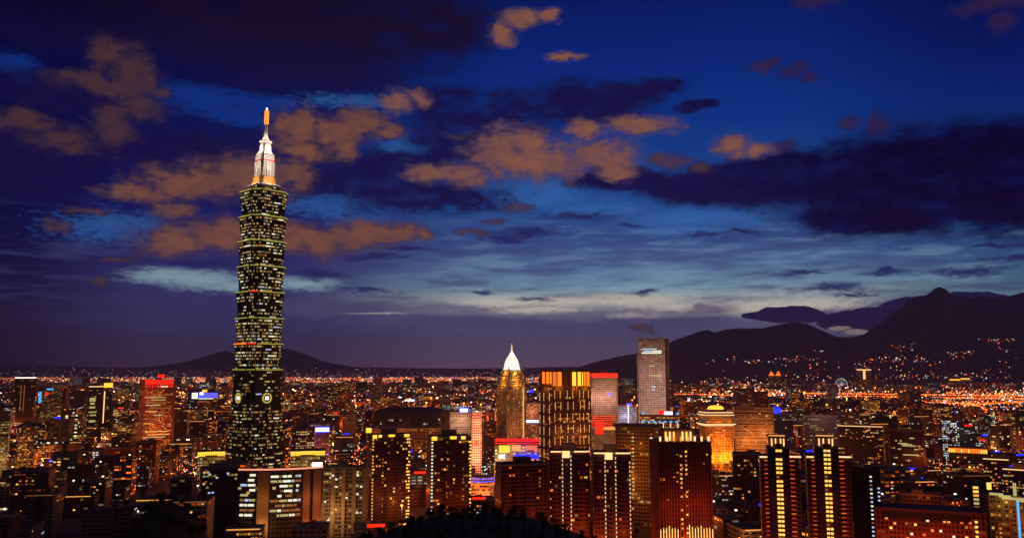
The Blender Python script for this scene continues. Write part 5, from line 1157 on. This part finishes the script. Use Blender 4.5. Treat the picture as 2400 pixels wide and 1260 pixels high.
# added masts, raised above low roofs to spread the orange street glow
nl = 0
for j in range(9, 56, 1):
    for i in range(-60, 61):
        if not ((i % 5 == 0 and j % 2 == 0) or (j % 6 == 0 and i % 3 == 1)): continue
        gx, gy = (i + .5) * st, (j + .5) * st + 3
        x = gx * math.cos(GA) - gy * math.sin(GA); y = gx * math.sin(GA) + gy * math.cos(GA)
        if y < 620 or y > 2500 or abs(x) > y * .62 or not clear(x, y, -6): continue
        px = pxy(x, y, 0)[0]
        if y < 960 and px < 850 and R.random() < .35: continue
        if y < 1000 and px > 2000 and R.random() < .5: continue
        if y > 1500 and R.random() < .25: continue
        o = empty('fill_mast', (x, y, 0), 0); tag(o, 'tall added mast whose orange lamp lights the blocks around it', 'lamp mast', 'added masts lighting the streets')
        q = bpy.data.objects.new('pole', pole_me); C.objects.link(q); q.parent = o; q.scale = (1.4, 1.4, 2.35)
        q = bpy.data.objects.new('lamp_head', head_me); C.objects.link(q); q.parent = o; q.location = (0, -2.6, 22); q.scale = (1.5, 1.5, 1.3)
        lamp(o, 0, -2.6, 20.4, R.choice((10000, 16000, 28000)) * (2.4 if y > 1400 else 1.5 if y > 1050 else .8), R.choice(((255, 120, 40), (255, 150, 70), (255, 95, 30))), 1.0); nl += 1
for k in range(74):                                    # stronger added masts that fill the farther blocks with warm glow
    Y = 2500 * (2.4 ** (k / 74.0)) * R.uniform(.97, 1.03); px = R.uniform(-20, 2420); x = (px - 1200) / F_PX * Y
    o = empty('fill_mast', (x, Y, 0), 0); tag(o, 'far added mast whose warm lamp lights the blocks around it', 'lamp mast', 'far added masts lighting the plain')
    q = bpy.data.objects.new('pole', pole_me); C.objects.link(q); q.parent = o; q.scale = (3, 3, 4)
    q = bpy.data.objects.new('lamp_head', head_me); C.objects.link(q); q.parent = o; q.location = (0, -5, 37); q.scale = (3, 3, 3)
    lamp(o, 0, -5, 33, R.choice((50000, 90000, 150000)) * (Y / 3500), R.choice(((255, 120, 45), (255, 150, 80), (255, 100, 35))), 3.0)
print('masts', nl)
# dark street trees among the near blocks
n_ = 0
while n_ < 70:
    y = R.uniform(640, 1150); px = R.uniform(0, 2400); x = (px - 1200) / F_PX * y
    if not clear(x, y, 0) or any(abs(x - c[1][0]) < c[1][2] / 2 + 4 and abs(y - c[1][1]) < c[1][3] / 2 + 4 for c in ind): continue
    tree(x, y, 0, R.uniform(1.6, 2.6), 'dark street tree between the nearer city blocks', 'street trees among the nearer blocks'); n_ += 1
# ------------------------------------------------------------------ air
hm = bpy.data.materials.new('air'); hm.use_nodes = True; hm.node_tree.nodes.clear()
hg = NG(hm.node_tree); ho = hg.n('ShaderNodeOutputMaterial'); hv = hg.n('ShaderNodeVolumePrincipled')
hv.inputs['Color'].default_value = (0.62, 0.72, 1.0, 1); hv.inputs['Density'].default_value = 4.2e-5; hv.inputs['Anisotropy'].default_value = 0.2
hg.link(hv.outputs[0], ho.inputs['Volume'])
m = MB(); m.box(-24000, 24000, -2500, 29000, -10, 1300)
me = m.mesh('haze', 'dot'); me.materials.clear(); me.materials.append(hm)
o = bpy.data.objects.new('haze', me); C.objects.link(o); o['kind'] = 'stuff'; o['label'] = 'thin purple night haze over the city plain'; o['category'] = 'haze'
SC.cycles.volume_step_rate = 4.0
